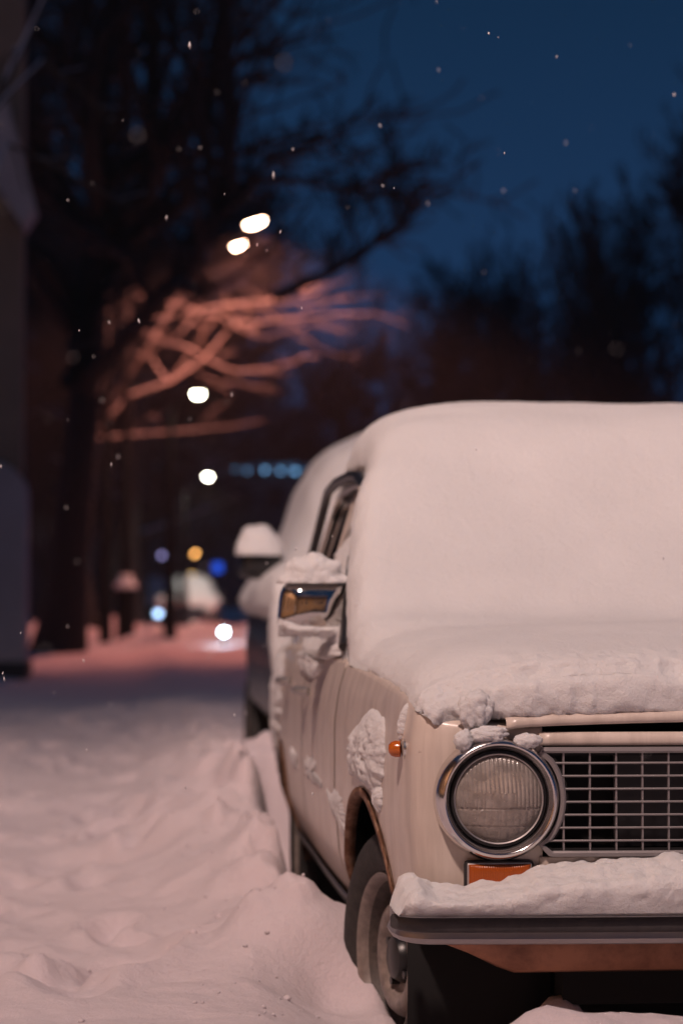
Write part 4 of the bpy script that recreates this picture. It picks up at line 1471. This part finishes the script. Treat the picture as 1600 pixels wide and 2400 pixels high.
# snow lying against the side window
def win_surf(y, z): return float(gh_x(z))
patch("snow plastered over the lower half of the side window behind the mirror", [(1.13, .90), (1.25, 1.07), (1.38, 1.13), (1.52, 1.15), (1.66, 1.235), (1.78, 1.19), (1.95, 1.12), (2.2, 1.06), (2.45, 1.02), (2.65, .97), (2.6, .90), (1.9, .895)], .035, 19, win_surf)
# snow on the bumper
xsn = np.linspace(-.742, .74, 240)
topz = np.interp(xsn, [-.742, -.728, -.70, -.67, -.60, -.54, -.47, -.37, -.28, -.15, 0, .3, .7, .74], [.452, .500, .512, .490, .493, .502, .526, .538, .543, .555, .562, .552, .54, .47])
P = []
nv = 44
for i, x in enumerate(xsn):
    yf = -.128 - .026 * (1 - min(1, abs(x) / .7) ** 2) - .016
    if abs(x) > .70: yf += .05 * ((abs(x) - .70) / .06) ** 2
    yb = -.030 if abs(x) < .62 else -.030 + .06 * (abs(x) - .62) / .12
    zb0, zt0 = .449, topz[i]
    row = []
    for t in np.linspace(0, 1, nv):
        a = t * math.pi * .5
        if t < .5:
            k = t / .5
            yy = yf - .012 * math.sin(k * math.pi) + .018 * k ** 3
            zz = zb0 + (zt0 - zb0) * .74 * math.sin(k * math.pi / 2) ** .9
        else:
            k = (t - .5) / .5
            yy = yf + .018 + (yb - yf - .018) * k
            zz = zb0 + (zt0 - zb0) * (.74 + .26 * math.sin(k * math.pi / 2))
        row.append((x, yy, zz))
    P.append(row)
P = np.array(P)
B = P.copy()
B[..., 2] = .4485
def bumpf(x, y, z):
    t = np.linspace(0, 1, nv)[None, :]
    return np.sin(np.clip(t * 2.2, 0, 1) * math.pi / 2) * (.0022 * billow(24, 4, 71)(x, y, z) + .0028 * fbm(x * 20, y * 20, z * 20, 3, 72) + .0014 * fbm(x * 95, y * 95, z * 95, 2, 73))
P = displace(P, 1.0, bumpf)
shell("bumper_snow", P, M["snow_wet"], "ledge of lumpy snow lying along the front bumper of the white car", closed_below=B)

# snow by the headlight
blob("snow_clump", (-.580, -.014, .830), (.034, .020, .036), "lump of snow fallen from the bonnet edge above the round headlight", 5, amp=.13, group=SG)
blob("snow_clump", (-.556, -.034, .784), (.034, .015, .017), "small snow cap lying on top of the chrome headlight rim", 6, amp=.13, group=SG)
blob("snow_clump", (-.606, -.036, .773), (.018, .014, .020), "tiny snow scrap left of the headlight's snow cap", 8, amp=.14, group=SG, n=18)
blob("snow_clump", (-.482, -.042, .772), (.026, .014, .014), "tiny snow scrap right of the headlight's snow cap", 9, amp=.15, group=SG, n=18)
# mirror snow
blob("mirror_snow", (-.800, 1.305, 1.086), (.080, .060, .070), "rounded snow cap on the chrome door mirror", 14, amp=.08, flat=1.084, group=SG, n=40)
P = []
for u in np.linspace(-1, 1, 50):
    row = []
    for v in np.linspace(0, 1, 16):
        x = -.800 + .086 * u
        top = .978 - .016 * (1 - u) * .0 + .022 * (-u) ** 2 * (u < 0)
        z = .953 + (top - .953) * v
        y = 1.31 - .050 * math.sqrt(max(0, 1 - min(1, (abs(u) ** 4 + (abs(z - 1.022) / .068) ** 4) ** .25) ** 3.2)) - .012 * math.sin(math.pi * min(1, v * 1.0)) - .004
        row.append((x, y, z))
    P.append(row)
P = displace(np.array(P), .003, billow(30, 3, 4))
B = P + np.array([0, .02, 0])
shell("mirror_snow", P, M["snow_wet"], "strip of snow stuck to the lower edge of the chrome mirror shell", group=SG, closed_below=B)

# ================================================================== OTHER PARKED CARS
def parked_car(loc, rz, H, paint, label, snow_label, length=4.3, hw=.84, mirrors=True, lit=None, flank=True, seed=0, snow_m="snow_far", group=None):
    root = empty("parked_car", loc, None, rz)
    tag(root, label, "car", group)
    bz = H * .60      # belt
    st = []
    L = length
    #   y, half width factor, hood/roof height, is greenhouse
    yl = [0, .04, .15, .35, .7, 1.0, 1.12, 1.5, 1.85, 2.2, 3.0, 3.5, 3.9, 4.15, 4.28, 4.3]
    wf = [.70, .82, .92, .97, 1, 1, 1, 1, 1, 1, 1, .98, .95, .9, .82, .7]
    tz = [.68, .86, .93, .97, 1.0, 1.04, 1.08, 1.38, 1.60, 1.64, 1.64, 1.60, 1.30, 1.05, .9, .8]
    P = []
    for y, w, t in zip(yl, wf, tz):
        y = y * L / 4.3
        t = t * H / 1.64
        ho = min(t, bz)
        pts = [(.62 * w, .28), (.78 * w, .34), (.98 * w, .52), (1.0 * w, .74), (.985 * w, ho * .93), (.94 * w, ho * .985)]
        g = max(0, t - bz)
        if g > .05:
            pts += [(.78 * w, bz + g * .28), (.63 * w, bz + g * .70), (.51 * w, bz + g * .88), (.30 * w, bz + g * 1.0), (0, bz + g * 1.04)]
        else:
            pts += [(.9 * w, ho), (.8 * w, ho * 1.005), (.6 * w, ho * 1.01), (.3 * w, ho * 1.02), (0, max(t, ho) * 1.02)]
        P.append([(-hw * a, y, z) for a, z in pts] + [(hw * a, y, z) for a, z in pts[-2::-1]])
    P = np.array(P)
    # dense resample along y
    yi = np.linspace(0, L, 70)
    y0 = np.array(yl) * L / 4.3
    D_ = np.stack([np.stack([np.interp(yi, y0, P[:, j, k]) for k in range(3)], -1) for j in range(P.shape[1])], 1)
    D_[..., 1] = yi[:, None]
    body = grid_obj("body", D_, paint, root, flip=True, sharp=45)
    n = D_.shape[1]
    obj("nose_panel", list(D_[0]), [tuple(range(n))], paint, root, False)
    obj("tail_panel", list(D_[-1]), [tuple(range(n))[::-1]], paint, root, False)
    # windscreen and windows sit proud of the body
    def sec(y, j): return [np.interp(y, yi, D_[:, j, k]) for k in range(3)]
    def surf(name, y_a, y_b, js, o):
        Q = np.array([[sec(y, j) for j in js] for y in np.linspace(y_a, y_b, 8)])
        Q = displace(Q, -o, lambda x, y, z: np.ones_like(x))
        return grid_obj(name, Q, M["glass"], root, flip=True, thick=.004)
    k = L / 4.3
    surf("windscreen", 1.16 * k, 1.80 * k, (7, 8, 9, 10, 11, 12, 13), .008)
    for js in ((6, 7), (13, 14)):
        surf("side_window", 1.5 * k, 2.3 * k, js, .008)
        surf("side_window", 2.36 * k, 3.2 * k, js, .008)
    for s in (-1, 1):
        hl = empty("headlight", (s * hw * .70, .03, .66), root)
        V, F = lathe_data([(.0, -.075), (.05, -.07), (.085, -.05), (.10, -.02), (.10, .06)], 20, 'Y')
        mt = emit("headlamp_glow", (.6, .8, 1.0), 40) if lit == s else M["chrome_dull"]
        obj("lens", [(v[0] * 1.5, v[1], v[2]) for v in V], F, mt, hl)
        for yy in (.82 * k, 3.42 * k):
            w = empty("wheel", (s * (hw - .10), yy, .31), root)
            V, F = lathe_data([(r * 1.1, h * s) for r, h in TYRE], 40, 'X')
            obj("tyre", V, F, M["rubber"], w, True, 40)
            V, F = lathe_data([(r * 1.1, h * -s) for r, h in RIM], 32, 'X')
            obj("rim", V, F, M["wheel"], w, True, 50)
        if mirrors:
            P = []
            for r in np.linspace(0, 1, 8):
                row = []
                for a in np.linspace(0, 2 * math.pi, 28, endpoint=False):
                    c, sn = math.cos(a), math.sin(a)
                    q = r / (abs(c) ** 4 + abs(sn) ** 4) ** .25
                    row.append((s * (hw + .008) + c * q * .10, 1.47 * k - .09 * math.sqrt(max(0, 1 - r ** 3)), bz + .172 + sn * q * .068))
                P.append(row)
            P.append([(q[0], q[1] + .10, q[2]) for q in P[-1]])
            grid_obj("side_mirror", np.array(P), M["black_gloss"], root, wrap_v=True, flip=False)
    box("grille", -.42, .42, -.02, .03, .50, .64, M["black_gloss"], root, .02)
    box("bumper", -hw * .72, hw * .72, -.07, .10, .30, .47, M["black_gloss"], root, .05)
    # snow cover: offset of the upper profile
    jl = range(4, n - 4)
    yy2 = np.linspace(.06, L - .06, 90)
    uj = np.linspace(4, n - 5, 90)
    base = np.array([[[np.interp(u, np.arange(n), [np.interp(y, yi, D_[:, j, c]) for j in range(n)]) for c in range(3)] for u in uj] for y in yy2])
    for _ in range(3):
        base[1:-1] = (base[:-2] + 2 * base[1:-1] + base[2:]) / 4
        base[:, 1:-1] = (base[:, :-2] + 2 * base[:, 1:-1] + base[:, 2:]) / 4
    un = np.abs(np.linspace(-1, 1, 90))[None, :]
    yn = np.abs(np.linspace(-1, 1, 90))[:, None]
    e = (1 - un ** 10) ** .5 * (1 - yn ** 14) ** .5
    du = np.gradient(base, axis=0)
    dv = np.gradient(base, axis=1)
    N_ = np.cross(dv, du)
    N_ /= np.maximum(np.linalg.norm(N_, axis=2, keepdims=True), 1e-9)
    if N_[45, 45, 2] < 0: N_ = -N_
    th = .022 + .148 * np.clip(N_[..., 2], 0, 1)
    O = base + N_ * (th * e)[..., None]
    O = displace(O, .012, lumps(3.0, 3, seed + 5))
    I = base - N_ * .01
    sh_ = shell("snow_blanket", O[:, ::-1], M[snow_m], snow_label, closed_below=I[:, ::-1])
    sh_.location = loc
    sh_.rotation_euler = (0, 0, rz)
    return root

C2 = (.165, 4.78, .02)
parked_car(C2, 0, 1.68, M["paint_dark"], "dark tall parked car directly behind the old white one, buried in snow", "smooth snow burying the dark parked car behind the white one", seed=3, snow_m="snow")
blob("mirror_snow", (C2[0] - .855, C2[1] + 1.42, 1.25), (.108, .09, .125), "fat round snow cap on the black mirror of the car behind", 21, mat="snow", amp=.04, flat=1.238, n=30)
blob("snow_clump", (-.650, 4.95, .93), (.065, .16, .24), "long tongue of snow hanging down the front corner of the dark car behind", 23, mat="snow", amp=.06, n=30)

xa = wx(440, 62)
FG = "cars parked far down the street"
parked_car((xa, 57.3, .05), R(-3), 1.42, M["paint_dark"], "far snow covered car with dark windscreen beyond the pink snow bank", "snow on the roof and bonnet of the far parked car", hw=.82, seed=9, group=FG)
parked_car((wx(365, 72), 67.3, .05), R(2), 1.45, M["paint_dark"], "second far parked car half hidden behind the lamp post base", "snow on the farther parked car behind the post", hw=.8, seed=12, group=FG)
far_light(525, 1481, 41, 0.055, (.62, .85, 1.0), 45, "bright bluish white light low beside the far snow covered car", power=14)
far_light(455, 1462, 52, 0.06, (1, .7, .6), 1.2, "faint pinkish light in front of the far car's windscreen")

# snowy air
V, F = box_data(-262, 262, -34, 424, -1.6, 30)
hz_ = obj("haze", V, F, [], None, False)
tag(hz_, None, None, None, "stuff")
hm = bpy.data.materials.new("snowy_air")
hm.use_nodes = True
hn = hm.node_tree.nodes
for x_ in list(hn):
    if x_.type != 'OUTPUT_MATERIAL': hn.remove(x_)
pv = hn.new("ShaderNodeVolumePrincipled")
pv.inputs["Color"].default_value = (0.9, 0.9, 0.92, 1)
pv.inputs["Density"].default_value = HAZE
pv.inputs["Anisotropy"].default_value = 0.3
hm.node_tree.links.new(pv.outputs[0], next(x_ for x_ in hn if x_.type == 'OUTPUT_MATERIAL').inputs["Volume"])
hz_.data.materials.append(hm)

# loose crumbs of snow and ice along the ridge and round the wheel
V, F = [], []
cr_ = random.Random(77)
for k in range(300):
    if k % 3:
        y = cr_.uniform(-.6, 4.5)
        x = -.84 - abs(cr_.gauss(0, .16))
    else:
        y = cr_.uniform(-1.0, 6)
        x = cr_.uniform(-2.1, -.75)
    r = cr_.uniform(.0015, .0065) if k % 23 else cr_.uniform(.007, .012)
    z = gz(x, y)
    b = len(V)
    for (a_, c_) in ((0, 1), (0, .35), (1.26, .35), (2.51, .35), (3.77, .35), (5.03, .35), (.63, -.45), (1.88, -.45), (3.14, -.45), (4.4, -.45), (5.65, -.45), (0, -1)):
        s_ = math.sqrt(max(0, 1 - c_ * c_)) * r * cr_.uniform(.7, 1.25)
        V.append((x + s_ * math.cos(a_), y + s_ * math.sin(a_), z + r * .35 + c_ * r * cr_.uniform(.6, 1)))
    for i in range(5):
        i2 = (i + 1) % 5
        F += [(b, b + 1 + i, b + 1 + i2), (b + 1 + i, b + 6 + i, b + 1 + i2), (b + 1 + i2, b + 6 + i, b + 6 + i2), (b + 11, b + 6 + i2, b + 6 + i)]
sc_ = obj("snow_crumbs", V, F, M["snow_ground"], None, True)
tag(sc_, None, None, None, "stuff")

# ================================================================== FALLING SNOW
V, F = [], []
fl = random.Random(19)
cm = cam.rotation_euler.to_matrix()
for k in range(300):
    d = (3.8 + 10 * fl.random() ** 1.3) if k % 9 else fl.uniform(1.3, 2.6)
    u, v = fl.uniform(-.16, .16), fl.uniform(-.23, .23)
    p = cm @ Vector((u * d, v * d, -d)) + Vector(cam.location)
    if p.z < .5 or (p.x > -.85 and 0 < p.y < 9 and p.z < 1.9) or p.x > -.9 and p.y < .2 and p.z < .75: continue
    a = fl.uniform(.0009, .0024)
    if d < 3: a *= .55
    h = a * fl.uniform(1.4, 4.0)
    t = Vector((fl.gauss(0, .25), fl.gauss(0, .25), 1)).normalized()
    s = t.cross(Vector((0, 1, .01))).normalized()
    w = t.cross(s)
    b = len(V)
    V.append(p + t * h)
    for m_ in range(5):
        an = m_ * 2 * math.pi / 5
        V.append(p + (s * math.cos(an) + w * math.sin(an)) * a * fl.uniform(.7, 1.3) + t * fl.uniform(-.3, .3) * a)
    V.append(p - t * h * .8)
    for m_ in range(5):
        q, q2 = b + 1 + m_, b + 1 + (m_ + 1) % 5
        F += [(b, q, q2), (b + 6, q2, q)]
fs = obj("falling_snow", V, F, M["snow_far"], None, True)
tag(fs, None, None, None, "stuff")
